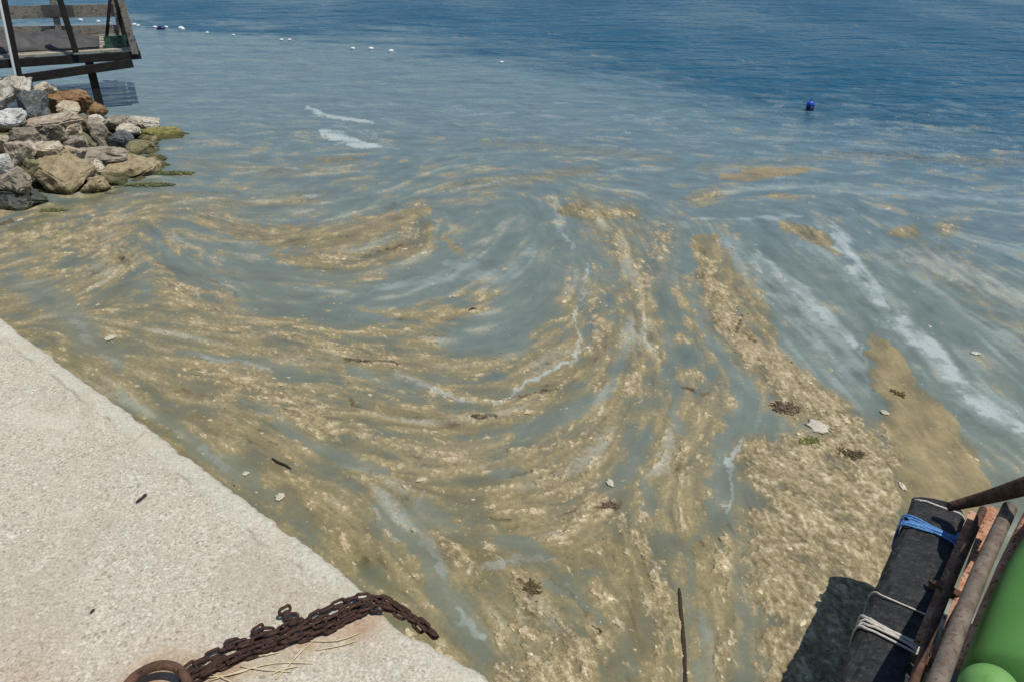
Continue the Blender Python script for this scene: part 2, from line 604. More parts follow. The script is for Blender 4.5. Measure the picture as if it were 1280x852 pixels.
def lic(N, step_m, n):
    """smear a noise raster along the current (line integral convolution)"""
    acc = N.copy()
    wsum = 1.0
    for sgn in (1, -1):
        px = (UU - U0) / ST
        py = (VV - V0) / ST
        dx = DX * sgn
        dy = DY * sgn
        st = step_m / MPP / ST
        for k in range(n):
            px = px + dx * st
            py = py + dy * st
            ix = np.clip(px.astype(np.int32), 0, NU - 1)
            iy = np.clip(py.astype(np.int32), 0, NV - 1)
            w = 1 - (k + 1) / (n + 1)
            acc += N[iy, ix] * w
            if sgn == 1: wsum += 2 * w
            ndx = DX[iy, ix]
            ndy = DY[iy, ix]
            f = np.where(ndx * dx + ndy * dy < 0, -1.0, 1.0)
            dx = ndx * f
            dy = ndy * f
            st = step_m / MPP[iy, ix] / ST
    acc /= wsum
    return (acc - acc.mean()) / acc.std()


S_fine = lic(fbm(X * 38, Y * 38, 2, 1), 0.016, 7)
S_mid = lic(fbm(X * 15, Y * 15, 3, 2), 0.04, 9)
S_big = lic(fbm(X * 5.0, Y * 5.0, 3, 3), 0.10, 11)
S_short = lic(fbm(X * 30, Y * 30, 2, 5), 0.010, 3)
S_hair = lic(fbm(X * 60, Y * 60, 1, 6), 0.03, 12)
n_a = fbm(X * 3.3, Y * 3.3, 4, 8)
n_b = fbm(X * 3.3, Y * 3.3, 4, 9)
n_c = fbm(X * 14, Y * 14, 4, 10, 0.6)
n_d = fbm(X * 14, Y * 14, 4, 14, 0.6)
WU = UU + (n_a * 26 + n_c * 13) * np.minimum(SCL, 1.0)
WV = VV + (n_b * 26 + n_d * 13) * np.minimum(SCL, 1.0) * np.clip(VS / PM, 0.2, 1)


NC = n_c / n_c.std()
NA = n_a / n_a.std()


def stroke(p, ns=0.35, soft=0.5):
    """coverage of one traced stroke of (x, y, radius)"""
    xs = [q[0] for q in p]
    ys = [q[1] for q in p]
    rm = max(q[2] for q in p) * 1.6 + 34
    i0 = max(0, int((min(xs) - rm - U0) / ST)); i1 = min(NU, int((max(xs) + rm - U0) / ST) + 1)
    j0 = max(0, int((min(ys) - rm - V0) / ST)); j1 = min(NV, int((max(ys) + rm - V0) / ST) + 1)
    if i1 <= i0 or j1 <= j0: return None, None
    sl_ = (slice(j0, j1), slice(i0, i1))
    x, y = WU[sl_], WV[sl_]
    best = np.full(x.shape, -9.0, np.float32)
    if len(p) == 1: p = [p[0], (p[0][0] + 1, p[0][1], p[0][2])]
    for a, b in zip(p[:-1], p[1:]):
        vx, vy = b[0] - a[0], b[1] - a[1]
        t = np.clip(((x - a[0]) * vx + (y - a[1]) * vy) / (vx * vx + vy * vy + 1e-6), 0, 1)
        d = np.hypot(x - a[0] - t * vx, y - a[1] - t * vy)
        r = a[2] + (b[2] - a[2]) * t
        best = np.maximum(best, 1 - d / r)
    best = best + ns * 0.28 * (0.42 * S_mid[sl_] + 0.35 * S_big[sl_] + 0.85 * NC[sl_] + 0.35 * NA[sl_])
    return sl_, sstep(0.0, soft, best)


T = np.zeros_like(X)      # suspended brown scum
C = np.zeros_like(X)      # curdled floating crust
F = np.zeros_like(X)      # white foam film
K = np.zeros_like(X)      # dark brown strands
G = np.zeros_like(X)      # green tinge
RAFT = np.zeros(X.shape, np.int32)


def paint(A, amp, p, ns=0.35, soft=0.5, raft=0):
    s, m = stroke(p, ns, soft)
    if s is None: return
    A[s] = np.maximum(A[s], m * amp)
    if raft:
        RAFT[s] = np.where(m * amp > 0.38, raft, RAFT[s])


def clear(amp, p, ns=0.25, soft=0.55):
    s, m = stroke(p, ns, soft)
    if s is None: return
    k = 1 - m * amp
    T[s] *= k
    C[s] *= k
    OCH[s] *= 1 - np.clip(m * 1.15, 0, 1) * amp
    K[s] *= k
    RAFT[s] = np.where(m * amp > 0.5, 0, RAFT[s])


tur_pre = sstep(60, 200, VV)
# --- wide thin scum
for amp, p in [
    (0.62, [(-60, 330, 60), (60, 300, 50), (150, 285, 45), (230, 262, 20)]),
    (0.55, [(120, 250, 18), (220, 255, 22), (330, 258, 20), (410, 250, 10)]),
    (0.38, [(-20, 370, 40), (150, 380, 45), (260, 400, 30)]),
    (0.66, [(150, 420, 36), (300, 425, 40), (450, 440, 36), (560, 452, 26), (660, 450, 24), (720, 440, 24)]),
    (0.72, [(170, 470, 30), (300, 500, 56), (430, 520, 66), (560, 530, 60), (680, 510, 50), (760, 470, 34)]),
    (0.70, [(230, 540, 30), (330, 570, 40), (420, 640, 60), (480, 700, 40), (560, 790, 36)]),
    (0.74, [(430, 580, 50), (560, 610, 60), (700, 600, 80), (790, 570, 60)]),
    (0.86, [(590, 690, 50), (700, 700, 90), (790, 740, 90), (820, 850, 100), (700, 850, 110)]),
    (0.62, [(720, 250, 20), (780, 300, 46), (800, 370, 52), (800, 440, 56), (790, 520, 56), (780, 600, 56)]),
    (0.82, [(850, 560, 30), (870, 650, 34), (895, 720, 40), (905, 800, 36), (900, 880, 36)]),
    (0.55, [(880, 420, 20), (900, 470, 24), (860, 520, 30)]),
    (0.45, [(560, 235, 12), (640, 225, 14), (740, 215, 12)]),
    (0.30, [(230, 200, 14), (330, 215, 16), (450, 205, 12)]),
    (0.36, [(1140, 320, 30), (1220, 350, 30), (1300, 400, 30)]),
    (0.30, [(880, 210, 10), (1060, 195, 8), (1290, 205, 8)]),
    (0.30, [(600, 180, 8), (760, 190, 8), (840, 200, 8)]),
]:
    paint(T, amp, p, 0.9, 1.0)
# --- dense smooth mats
paint(T, 0.92, [(250, 275, 8), (330, 296, 16), (400, 300, 24), (470, 284, 24), (530, 262, 12)], 0.4, 0.6)
paint(T, 0.85, [(340, 318, 8), (400, 328, 14), (470, 322, 18), (525, 305, 20), (535, 285, 12)], 0.5, 0.5)
for amp, p in [
    (0.95, [(505, 398, 6), (545, 397, 11), (600, 386, 6)]),
    (0.85, [(558, 298, 5), (575, 315, 6), (582, 334, 9), (562, 341, 6)]),
    (0.90, [(705, 265, 9), (740, 267, 11), (790, 268, 8)]),
    (0.9, [(978, 283, 6), (1005, 290, 11), (1035, 304, 9), (1045, 318, 6)]),
    (0.85, [(1122, 290, 9), (1140, 292, 11)]),
    (0.6, [(395, 200, 3), (415, 200, 5), (440, 198, 4)]),
    (0.7, [(960, 246, 3), (1000, 248, 4)]),
    (1.0, [(235, 522, 6), (290, 538, 15), (330, 552, 18), (372, 574, 8)]),
    (0.95, [(365, 598, 12), (400, 628, 28), (440, 660, 32), (470, 700, 24), (505, 735, 14)]),
    (0.9, [(470, 510, 16), (530, 520, 16), (590, 545, 12)]),
    (0.95, [(640, 640, 30), (700, 690, 36), (760, 700, 30), (800, 740, 26)]),
    (0.9, [(640, 480, 10), (690, 478, 16), (740, 455, 14), (760, 420, 14)]),
    (0.9, [(870, 670, 20), (890, 720, 26), (900, 790, 22)]),
    (0.85, [(890, 300, 10), (910, 350, 18), (950, 400, 16), (965, 425, 12)]),
]:
    paint(T, amp, p, 0.4, 0.45)
# --- curdled crusts
for amp, p in [
    (0.95, [(392, 322, 4), (430, 325, 8), (458, 330, 5)]),
    (0.7, [(500, 290, 8), (520, 290, 12), (530, 305, 8)]),
    (0.85, [(735, 266, 6), (785, 268, 8)]),
    (0.8, [(762, 298, 12), (772, 318, 12)]),
    (0.85, [(742, 385, 12), (752, 415, 13), (738, 435, 10)]),
    (0.7, [(800, 470, 12), (792, 505, 12)]),
    (0.55, [(830, 290, 16), (812, 330, 16), (800, 370, 14)]),
    (0.8, [(640, 560, 10), (700, 555, 16), (730, 545, 10)]),
    (0.8, [(690, 600, 22), (740, 620, 26), (720, 650, 16)]),
    (0.8, [(215, 375, 3), (245, 384, 5), (280, 390, 3)]),
    (0.6, [(200, 345, 14), (230, 365, 14), (290, 362, 8)]),
    (0.65, [(80, 300, 24), (150, 315, 22), (160, 340, 16)]),
    (0.5, [(0, 300, 14), (60, 290, 18), (140, 280, 18)]),
    (0.85, [(230, 462, 8), (280, 470, 16), (330, 488, 20), (385, 515, 24), (425, 540, 18)]),
    (0.6, [(240, 408, 6), (330, 415, 10), (410, 430, 14), (475, 436, 16)]),
    (0.7, [(430, 430, 8), (460, 438, 10), (492, 440, 7)]),
    (0.6, [(480, 480, 10), (540, 490, 10), (600, 500, 8), (680, 500, 8), (720, 480, 8)]),
    (0.6, [(450, 540, 14), (520, 560, 14), (580, 570, 12)]),
    (0.9, [(555, 672, 12), (575, 690, 14), (590, 705, 10)]),
    (0.92, [(645, 735, 16), (665, 790, 30), (730, 820, 46), (640, 850, 36), (720, 880, 50)]),
    (0.8, [(760, 640, 12), (800, 680, 18), (830, 740, 20), (830, 800, 16)]),
    (0.75, [(860, 590, 12), (850, 560, 10)]),
    (0.7, [(900, 700, 10), (895, 660, 8), (940, 780, 8)]),
    (0.8, [(905, 820, 18), (900, 860, 20)]),
    (0.8, [(1180, 283, 6), (1192, 281, 5)]),
    (0.8, [(515, 258, 5), (528, 257, 5)]),
    (0.7, [(360, 252, 5), (378, 250, 4)]),
    (0.6, [(540, 395, 6), (590, 388, 5)]),
    (0.6, [(230, 262, 5), (260, 270, 5), (300, 275, 4)]),
]:
    paint(C, amp, p, 0.9, 0.8)
# --- the big mats, each a thing of its own
paint(C, 0.95, [(872, 250, 3), (895, 242, 5)], 0.5, 0.5, 6)
paint(T, 1.0, [(903, 222, 4), (940, 219, 9), (975, 215, 8), (1014, 212, 3)], 0.3, 0.35, 3)
paint(T, 1.0, [(1093, 425, 9), (1112, 450, 22), (1125, 500, 34), (1155, 550, 50), (1190, 592, 48), (1150, 615, 44), (1215, 600, 24), (1150, 700, 50)], 0.18, 0.22, 2)
paint(T, 0.9, [(876, 300, 8), (888, 350, 22), (905, 400, 28), (935, 440, 26), (985, 480, 32), (1040, 520, 34), (1085, 555, 34), (1115, 585, 26)], 0.35, 0.35)
paint(C, 1.0, [(884, 330, 8), (890, 360, 18), (905, 400, 24), (925, 430, 22), (960, 455, 22), (1000, 490, 26), (1040, 520, 28), (1080, 550, 32), (1108, 580, 26)], 0.5, 0.5, 5)
paint(C, 1.0, [(950, 572, 26), (1000, 590, 50), (1070, 600, 56), (1065, 690, 66), (985, 670, 62), (990, 740, 56), (1060, 780, 60), (1000, 810, 56), (1010, 880, 70), (1120, 880, 60)], 0.3, 0.3, 4)
OCH = np.ones_like(X)
# --- bare channels between them
for amp, p in [
    (0.95, [(190, 292, 6), (215, 322, 10), (262, 350, 13), (330, 367, 15), (420, 374, 20), (500, 370, 22), (560, 352, 22), (600, 320, 30), (640, 270, 34)]),
    (0.85, [(640, 300, 46), (660, 350, 50), (640, 400, 44), (580, 425, 20)]),
    (0.95, [(300, 380, 10), (420, 394, 12), (480, 400, 10)]),
    (0.85, [(630, 420, 40), (560, 428, 16)]),
    (0.9, [(180, 330, 8), (176, 372, 9)]),
    (0.8, [(300, 262, 6), (380, 262, 7), (450, 245, 8), (520, 232, 8)]),
    (0.75, [(220, 440, 5), (290, 450, 8), (370, 462, 8)]),
    (0.8, [(440, 462, 7), (490, 478, 9), (530, 486, 5)]),
    (0.75, [(20, 352, 14), (70, 380, 24), (110, 420, 26), (150, 455, 12)]),
    (0.9, [(150, 500, 10), (200, 520, 12), (250, 560, 16), (310, 592, 16), (345, 625, 12)]),
    (0.9, [(300, 500, 5), (345, 520, 8), (385, 552, 11), (430, 572, 12), (480, 590, 6)]),
    (0.95, [(470, 622, 12), (515, 680, 18), (560, 740, 22), (600, 790, 20), (600, 840, 14)]),
    (0.8, [(530, 640, 22), (570, 660, 8)]),
    (0.9, [(620, 670, 10), (660, 685, 16), (690, 690, 6)]),
    (0.85, [(640, 538, 8), (690, 528, 12), (735, 505, 13), (765, 480, 10), (772, 440, 6)]),
    (0.8, [(620, 590, 8), (650, 590, 10)]),
    (0.85, [(800, 545, 12), (785, 580, 14), (765, 620, 8)]),
    (0.95, [(832, 262, 4), (860, 300, 7), (866, 345, 10), (872, 385, 13), (895, 430, 16), (925, 475, 18), (938, 510, 22), (915, 555, 24), (900, 600, 20), (892, 640, 14)]),
    (0.7, [(892, 640, 10), (862, 680, 6), (856, 740, 7), (858, 860, 6)]),
    (0.95, [(912, 560, 10), (905, 610, 7), (920, 665, 6), (928, 720, 10), (935, 780, 12), (935, 880, 14)]),
    (0.85, [(875, 770, 10), (885, 840, 16), (890, 880, 16)]),
    (0.85, [(690, 728, 11), (705, 742, 10), (750, 775, 6)]),
    (0.8, [(800, 600, 8), (812, 640, 8)]),
    (0.75, [(840, 420, 10), (838, 470, 8), (850, 540, 8)]),
    (0.9, [(985, 430, 16), (1040, 470, 16), (1085, 520, 14), (1108, 560, 4)]),
    (0.8, [(1128, 590, 2), (1122, 650, 4)]),
]:
    clear(amp, p)
# --- foam films and threads
for amp, p in [
    (0.5, [(430, 160, 1.5), (455, 166, 1.8), (478, 180, 1.2)]), (0.45, [(420, 158, 1.2), (462, 164, 1.6), (492, 184, 1.2)]), (0.5, [(470, 184, 2), (500, 186, 1.4)]),
    (1.15, [(403, 166, 5), (424, 171, 11), (448, 180, 7), (476, 184, 3)]),
    (0.95, [(386, 136, 4.5), (405, 144, 4), (440, 150, 3.4), (466, 154, 2.4)]),
    (0.7, [(945, 318, 5), (985, 352, 9), (1020, 385, 14), (1045, 408, 16), (1065, 430, 9)]),
    (0.55, [(900, 300, 3), (940, 330, 5), (990, 380, 8), (1030, 425, 8)]),
    (0.85, [(1040, 285, 10), (1062, 318, 12), (1082, 345, 15), (1098, 372, 12), (1108, 388, 5)]),
    (0.9, [(1128, 402, 9), (1148, 425, 15), (1172, 448, 16), (1195, 475, 10), (1225, 500, 15), (1262, 528, 16), (1300, 560, 14)]),
    (0.45, [(1195, 470, 6), (1240, 495, 12), (1290, 520, 16)]),
    (0.5, [(1130, 318, 10), (1200, 340, 18), (1290, 380, 18)]),
    (0.42, [(910, 300, 10), (960, 350, 18), (1020, 410, 26), (1070, 460, 18)]),
    (0.42, [(1120, 400, 14), (1180, 470, 22), (1240, 520, 26), (1300, 570, 24)]),
    (0.36, [(1000, 300, 8), (1060, 340, 14), (1110, 400, 10)]),
    (0.35, [(560, 330, 8), (620, 350, 14), (660, 330, 10)]), (0.4, [(480, 360, 6), (560, 350, 9), (600, 330, 6)]),
    (0.4, [(900, 240, 5), (1000, 232, 7), (1120, 240, 7), (1290, 250, 7)]),
    (0.5, [(1180, 320, 3), (1230, 360, 5), (1290, 392, 4)]),
    (0.95, [(612, 506, 1.8), (640, 494, 3), (665, 476, 4), (700, 462, 3.4), (725, 446, 3), (738, 430, 2)]),
    (0.8, [(726, 440, 2), (716, 405, 2.2), (725, 380, 2.4), (737, 368, 2.4), (730, 345, 2.2), (736, 330, 1.8)]),
    (0.45, [(692, 245, 3), (698, 275, 4.5), (714, 310, 3)]),
    (0.6, [(495, 465, 4), (520, 476, 4), (550, 494, 3.5), (590, 502, 3)]),
    (0.75, [(804, 395, 1.8), (811, 422, 2.2), (822, 440, 1.6)]),
    (0.8, [(936, 550, 5), (920, 570, 6), (910, 600, 5), (912, 640, 5)]),
    (0.6, [(572, 750, 4), (590, 775, 7), (608, 795, 4)]),
    (0.4, [(500, 630, 10), (530, 665, 14), (560, 720, 10)]),
    (0.45, [(610, 700, 4), (650, 696, 6), (690, 694, 3)]),
    (0.5, [(862, 273, 2), (960, 274, 3.4), (1010, 270, 2)]),
    (0.5, [(235, 442, 2.4), (290, 452, 4.5), (340, 464, 3)]),
    (0.35, [(800, 590, 10), (830, 580, 14), (835, 540, 8)]),
    (0.35, [(440, 368, 3), (520, 352, 5), (560, 340, 4)]),
    (0.45, [(560, 240, 2), (600, 232, 2.4), (650, 222, 2)]),
    (0.35, [(1080, 430, 3), (1084, 470, 5), (1092, 500, 4)]),
    (0.3, [(260, 560, 8), (290, 585, 6)]),
    (0.4, [(470, 640, 5), (500, 680, 4)]),
    (0.3, [(90, 400, 7), (120, 425, 8)]),
]:
    paint(F, amp, p, 0.5, 0.7)
for _ in range(150):              # short foam threads lying across the middle water
    x = rnd.uniform(200, 1290)
    y = rnd.choice((rnd.uniform(125, 215), rnd.uniform(140, 300)))
    if x < 820 and y > 255: continue
    L = rnd.uniform(6, 34)
    k = rnd.uniform(-0.08, 0.1) - (0.25 if 420 < x < 640 and y > 190 else 0)
    paint(F, rnd.uniform(0.15, 0.5), [(x, y, 0.8), (x + L / 2, y + k * L / 2 + rnd.uniform(-1, 1), rnd.uniform(1.2, 2.4)), (x + L, y + k * L, 0.8)], 0.7, 0.7)
# --- dark threads and green tinge
for amp, p in [
    (0.9, [(612, 498, 2), (650, 500, 3), (700, 488, 2)]), (0.8, [(430, 492, 3), (455, 510, 3)]),
    (0.8, [(590, 520, 5), (620, 524, 4)]), (0.8, [(640, 592, 6), (665, 588, 4)]), (0.7, [(745, 632, 4), (778, 634, 4)]),
    (0.8, [(855, 482, 4), (885, 490, 3)]), (0.7, [(452, 322, 2), (490, 312, 5), (520, 304, 3)]),
    (0.5, [(480, 262, 2.5), (496, 256, 3)]), (0.7, [(930, 395, 3), (928, 415, 4), (945, 430, 3)]),
    (0.8, [(430, 448, 4), (465, 452, 5), (500, 455, 2)]), (0.6, [(652, 730, 6), (664, 745, 7)]), (0.6, [(1120, 470, 2), (1140, 490, 3)]),
    (0.7, [(915, 655, 4), (930, 690, 3)]), (0.5, [(1060, 405, 2), (1075, 420, 2)]),
    (0.6, [(200, 330, 4), (250, 345, 3), (300, 368, 3)]), (0.6, [(150, 320, 5), (165, 330, 4)]),
    (0.6, [(690, 720, 3), (720, 760, 3), (750, 790, 2.5)]), (0.5, [(230, 490, 5), (262, 500, 6)]),
]:
    paint(K, amp, p, 0.8, 0.8)
for amp, p in [
    (0.6, [(400, 660, 12), (455, 712, 22), (510, 770, 20), (560, 820, 12)]), (0.6, [(20, 290, 12), (70, 262, 12), (140, 240, 10), (200, 232, 8)]),
    (0.4, [(-20, 395, 14), (60, 425, 16), (160, 500, 14), (260, 600, 14)]), (0.3, [(500, 280, 12), (530, 285, 14)]),
    (0.3, [(600, 680, 20), (640, 800, 16)]), (0.4, [(1080, 640, 12), (1100, 560, 10)]),
]:
    paint(G, amp, p, 0.6, 1.0)

# break-up: short-drawn marbling at three sizes, and the long streaks only faintly
def nrm(a): return (a - a.mean()) / a.std()


M1 = nrm(lic(fbm(X * 7 + n_c * 0.3, Y * 7, 4, 61, 0.6), 0.02, 5))
M2 = nrm(lic(fbm(X * 17 + n_c * 0.5, Y * 17, 4, 62, 0.65), 0.010, 4))
M3 = nrm(lic(fbm(X * 42, Y * 42, 3, 63, 0.65), 0.005, 3))
BL = np.maximum(C * 0.9, 0)
OT = T.copy()
M0 = nrm(lic(fbm(X * 3.0 + n_c * 0.25, Y * 3.0 + n_d * 0.25, 5, 71, 0.6), 0.05, 5))
# the loose cover between the traced patches
midb = sstep(125, 180, VV) * sstep(330, 250, VV) * (0.45 + 0.3 * sstep(900, 500, UU))
near = sstep(275, 430, VV) * sstep(1030, 860, UU)
leftb = sstep(330, 120, UU) * sstep(225, 285, VV)
DN = np.clip(1.05 * near + 0.9 * leftb + 0.20 * sstep(150, 250, VV) + 0.55 * midb + 0.25 * sstep(600, 700, VV) * sstep(1000, 900, UU), 0, 1.25)
LOOSE = sstep(-0.35, 1.1, 1.75 * DN - 1.25 + 0.62 * M0 + 0.34 * M1 + 0.14 * M2 + 0.06 * M3 + 0.25 * NA) * 0.88 * (0.25 + 0.75 * DN.clip(0, 1)) * OCH
T = np.maximum(T, LOOSE)
for _ in range(3):                 # a soft brown halo round every crust
    BL = np.maximum(BL, 0.97 * np.maximum.reduce([np.roll(BL, 2, 0), np.roll(BL, -2, 0), np.roll(BL, 3, 1), np.roll(BL, -3, 1)]))
T = np.maximum(T, BL * 0.8)
Tm = np.clip(T * (0.92 + 0.10 * S_mid + 0.10 * S_big + 0.24 * M1 + 0.13 * M2 + 0.06 * M3), 0, 1)
Tm = np.where(T > 0.86, np.maximum(Tm, T * (0.84 + 0.05 * M1)), Tm)
thin = sstep(0.2, 2.3, 0.30 * S_big + 0.22 * S_mid + 0.6 * M1 + 0.5 * M0 + 0.3 * M2) * sstep(110, 200, VV) * (0.5 + 0.2 * sstep(330, 260, VV))
Tm = np.maximum(Tm, thin * sstep(1330, 560, UU + (VV < 280) * 240))
Cm = C * 1.25 - 0.28 + 0.18 * M1 + 0.13 * M2 + 0.06 * M3
Cm = np.clip(Cm * 1.25, 0, 1) * (C > 0.02)
Cm = np.maximum(Cm, sstep(1.15, 2.3, 0.55 * M1 + 0.75 * M2 + 0.45 * M3) * np.clip(T * 1.3 - 0.3, 0, 0.8) * (0.3 + 0.7 * sstep(250, 430, VV)) * (RAFT != 2) * (RAFT != 3))
Fm = np.clip(F * (0.85 + 0.10 * S_mid + 0.03 * S_hair + 0.04 * S_fine + 0.24 * M1 + 0.10 * S_big), 0, 1)
Fm = np.maximum(Fm, 0.62 * sstep(0.3, 2.2, 0.55 * S_big + 0.35 * S_mid + 0.6 * M0 + 0.25 * M1 - 0.4 + 0.5 * sstep(850, 1000, UU)) * tur_pre * (1 - 0.85 * np.clip(1.4 * np.maximum(Tm * (UU > 820), Cm), 0, 1)))
Fm = np.where(RAFT > 0, Fm * 0.15, Fm)
Km = np.clip(K * (0.9 + 0.25 * S_fine + 0.3 * M2), 0, 1)
Km = np.maximum(Km, 0.6 * sstep(1.3, 2.5, -0.5 * M1 - 0.6 * M2 - 0.5 * S_fine) * np.clip(Tm + 0.2, 0, 1) * (RAFT != 2) * (RAFT != 3))

# curd relief: lumps pressed together, drawn along the current
wx = X + 0.018 * n_c
wy = Y + 0.018 * n_d
f1, id1 = worley(wx * 36, wy * 36, 1)
f2, id2 = worley(wx * 55, wy * 55, 2)
ridge = 1 - np.abs(fbm(X * 22 + 0.3 * M2, Y * 22 + 0.3 * S_mid, 4, 21, 0.62)) * 2.2
ridge2 = 1 - np.abs(fbm(X * 48 + 0.4 * M2, Y * 48 + 0.3 * M3, 3, 23, 0.6)) * 2.2
lump = (0.16 * ridge2 + 0.20 * (1 - f1) + 0.20 * (1 - f2) + 0.38 * ridge + 0.10 * M2 + 0.07 * M3)
lump = (lump - lump.mean()) / lump.std()

# boundary of the open, clear water far out
bx = np.array([-200, 60, 160, 400, 560, 700, 850, 1000, 1280, 1500])
by = np.array([18, 22, 28, 42, 55, 78, 108, 138, 182, 215])
bnd = np.interp(UU, bx, by)
bw = np.interp(UU, [160, 600, 1280], [16, 34, 62])
tur = sstep(-0.8, 1.1, (VV - bnd + 34 * fbm(X * 0.45, Y * 0.9, 3, 83) + 8 * n_a + 2 * M0) / bw)
tur2 = sstep(20, 230, VV - bnd)

deep = np.array(lin(18, 80, 108))
turbA = np.array(lin(98, 121, 128))
turbB = np.array(lin(114, 126, 119))
turbC = np.array(lin(121, 122, 102))
tanA = np.array(lin(134, 123, 90))
tanB = np.array(lin(153, 139, 105))
crA = np.array(lin(124, 111, 80))
crB = np.array(lin(176, 160, 126))
crW = np.array(lin(212, 200, 170))
foam = np.array(lin(180, 190, 187))
dark = np.array(lin(74, 60, 40))
grn = np.array(lin(88, 92, 50))


def mixc(a, b, f):
    return a * (1 - f[..., None]) + b * f[..., None]


col = mixc(np.broadcast_to(turbA, X.shape + (3,)), turbB, tur2)
col = mixc(col, turbC, np.clip(sstep(420, 760, VV) * 0.75 + sstep(620, 60, UU) * sstep(230, 430, VV) * 0.8, 0, 0.95))
col = mixc(np.broadcast_to(deep, X.shape + (3,)).copy(), col, tur)
col = col * (1 + 0.03 * (0.5 * S_big + 0.4 * S_mid) + 0.05 * M1 + 0.05 * M0 + 0.02 * M2)[..., None] * (1 + 0.012 * S_hair)[..., None]
col = mixc(col, grn, G * 0.8)
# brown matter hanging just under the surface
oliv = np.array(lin(122, 113, 84))
OLV = np.clip(np.maximum(OT * (0.86 + 0.10 * S_big + 0.10 * M1 + 0.5 * n_a), 0.72 * sstep(270, 500, VV) * sstep(1000, 720, UU) * np.clip(0.7 + 0.25 * M1 + 0.2 * S_big, 0, 1) * OCH), 0, 1)
col = mixc(col, oliv * 1.0, OLV * 0.85)
tan = mixc(np.broadcast_to(tanA, X.shape + (3,)), tanB, np.clip(0.5 + 0.35 * S_mid + 0.25 * n_a * 2, 0, 1))
tan = mixc(tan, np.array(lin(108, 99, 70)), 0.6 * sstep(0.2, 1.8, -0.7 * M0 - 0.5 * M1 + 0.3 * S_mid))
tan = tan * (1 + 0.04 * S_fine + 0.05 * M2 + 0.05 * M3 + 0.05 * M1)[..., None]
tan = mixc(tan, grn, G * 0.45)
col = mixc(col, tan, np.clip(Tm, 0, 1) * 0.93)
crk = np.clip(0.55 + 0.21 * lump + 0.07 * M1 + 0.05 * M3, 0, 1)
crc = mixc(np.broadcast_to(crA, X.shape + (3,)), crB, crk)
crc = mixc(crc, crW, sstep(0.7, 2.2, lump + 0.5 * (id1 - 0.4)) * 0.6)
crc = crc * (0.95 + 0.10 * id1 + 0.04 * M3 + 0.05 * M1)[..., None]
# warmer near the middle of the right-hand mat, a pinkish tone in the band behind it
pink = np.exp(-(((UU - 960) / 110) ** 2 + ((VV - 440) / 70) ** 2)) * 0.5
crc = mixc(crc, np.array(lin(176, 156, 128)), pink * 0.6)
col = mixc(col, crc, Cm ** 0.8 * 0.95)
col = mixc(col, foam, Fm * (0.50 + 0.34 * F))
col = mixc(col, dark, Km * (0.35 + 0.65 * np.clip(Tm + Cm, 0, 1)))
col = np.clip(col, 0.005, 0.9)

smt = (RAFT == 2) | (RAFT == 3)
warm = np.array(lin(146, 131, 97))
wf = (smt * 0.62 * sstep(0.45, 0.98, Tm))[..., None]
col = col * (1 - wf) + wf * warm * (1 + 0.07 * M0 + 0.06 * M1 + 0.05 * M2)[..., None]
scum = np.clip(0.75 * Tm + Cm + 0.45 * Fm + 0.10 * tur, 0, 1) * np.where(smt, 0.6, 1.0)
wave = (1 - tur) * 0.55 + tur * (0.055 + 0.19 * sstep(300, 40, VV)) 
wave = wave * (1 - 0.75 * scum) * (1 + 0.45 * np.clip(fbm(X * 0.28, Y * 0.16, 3, 81) * 2, -1, 1) * (1 - tur))
Z = 0.004 * Tm * (1 + 0.25 * S_mid) + Cm * (0.005 + 0.0013 * np.clip(lump, -1.6, 2.4)) + 0.003 * Fm
Z = Z + 0.006 * n_a * tur * sstep(60, 300, VV) * (1 - Cm)
Z *= np.clip(SCL * 1.3, 0, 1)

# one shared grid, cut into the water and the things floating on it
raft_of = RAFT.copy()
raft_of[(np.maximum(Tm, Cm) < 0.3)] = 0
code = raft_of.copy()
gen = (np.maximum(Cm * 1.0, 0) > 0.35) & (code == 0)
code[gen] = 90
code[(Fm > 0.5) & (code == 0)] = 91
# tidy: majority of the four corners of each quad
q4 = np.stack([code[:-1, :-1], code[1:, :-1], code[:-1, 1:], code[1:, 1:]], -1)
fc = q4[..., 0]
fc = np.where((q4 == q4[..., :1]).sum(-1) >= 2, fc, q4[..., 3])
VID = np.arange(NU * NV, dtype=np.int32).reshape(NV, NU)
quads = np.stack([VID[:-1, :-1], VID[1:, :-1], VID[1:, 1:], VID[:-1, 1:]], -1)
CO = np.stack([X, Y, Z], -1).reshape(-1, 3).astype(np.float32)
COLR = np.concatenate([col.reshape(-1, 3), np.ones((NU * NV, 1))], 1).astype(np.float32)
ATT = {'scum': scum.ravel().astype(np.float32), 'crust': Cm.ravel().astype(np.float32), 'wave': wave.ravel().astype(np.float32)}
# shared smooth normals so that no seam shows between the pieces
gxu = np.gradient(CO.reshape(NV, NU, 3), axis=1)
gxv = np.gradient(CO.reshape(NV, NU, 3), axis=0)
NRM = np.cross(gxu, gxv)
NRM *= np.sign(NRM[..., 2:3])
NRM /= np.linalg.norm(NRM, axis=-1, keepdims=True)
NRM = NRM.reshape(-1, 3).astype(np.float32)


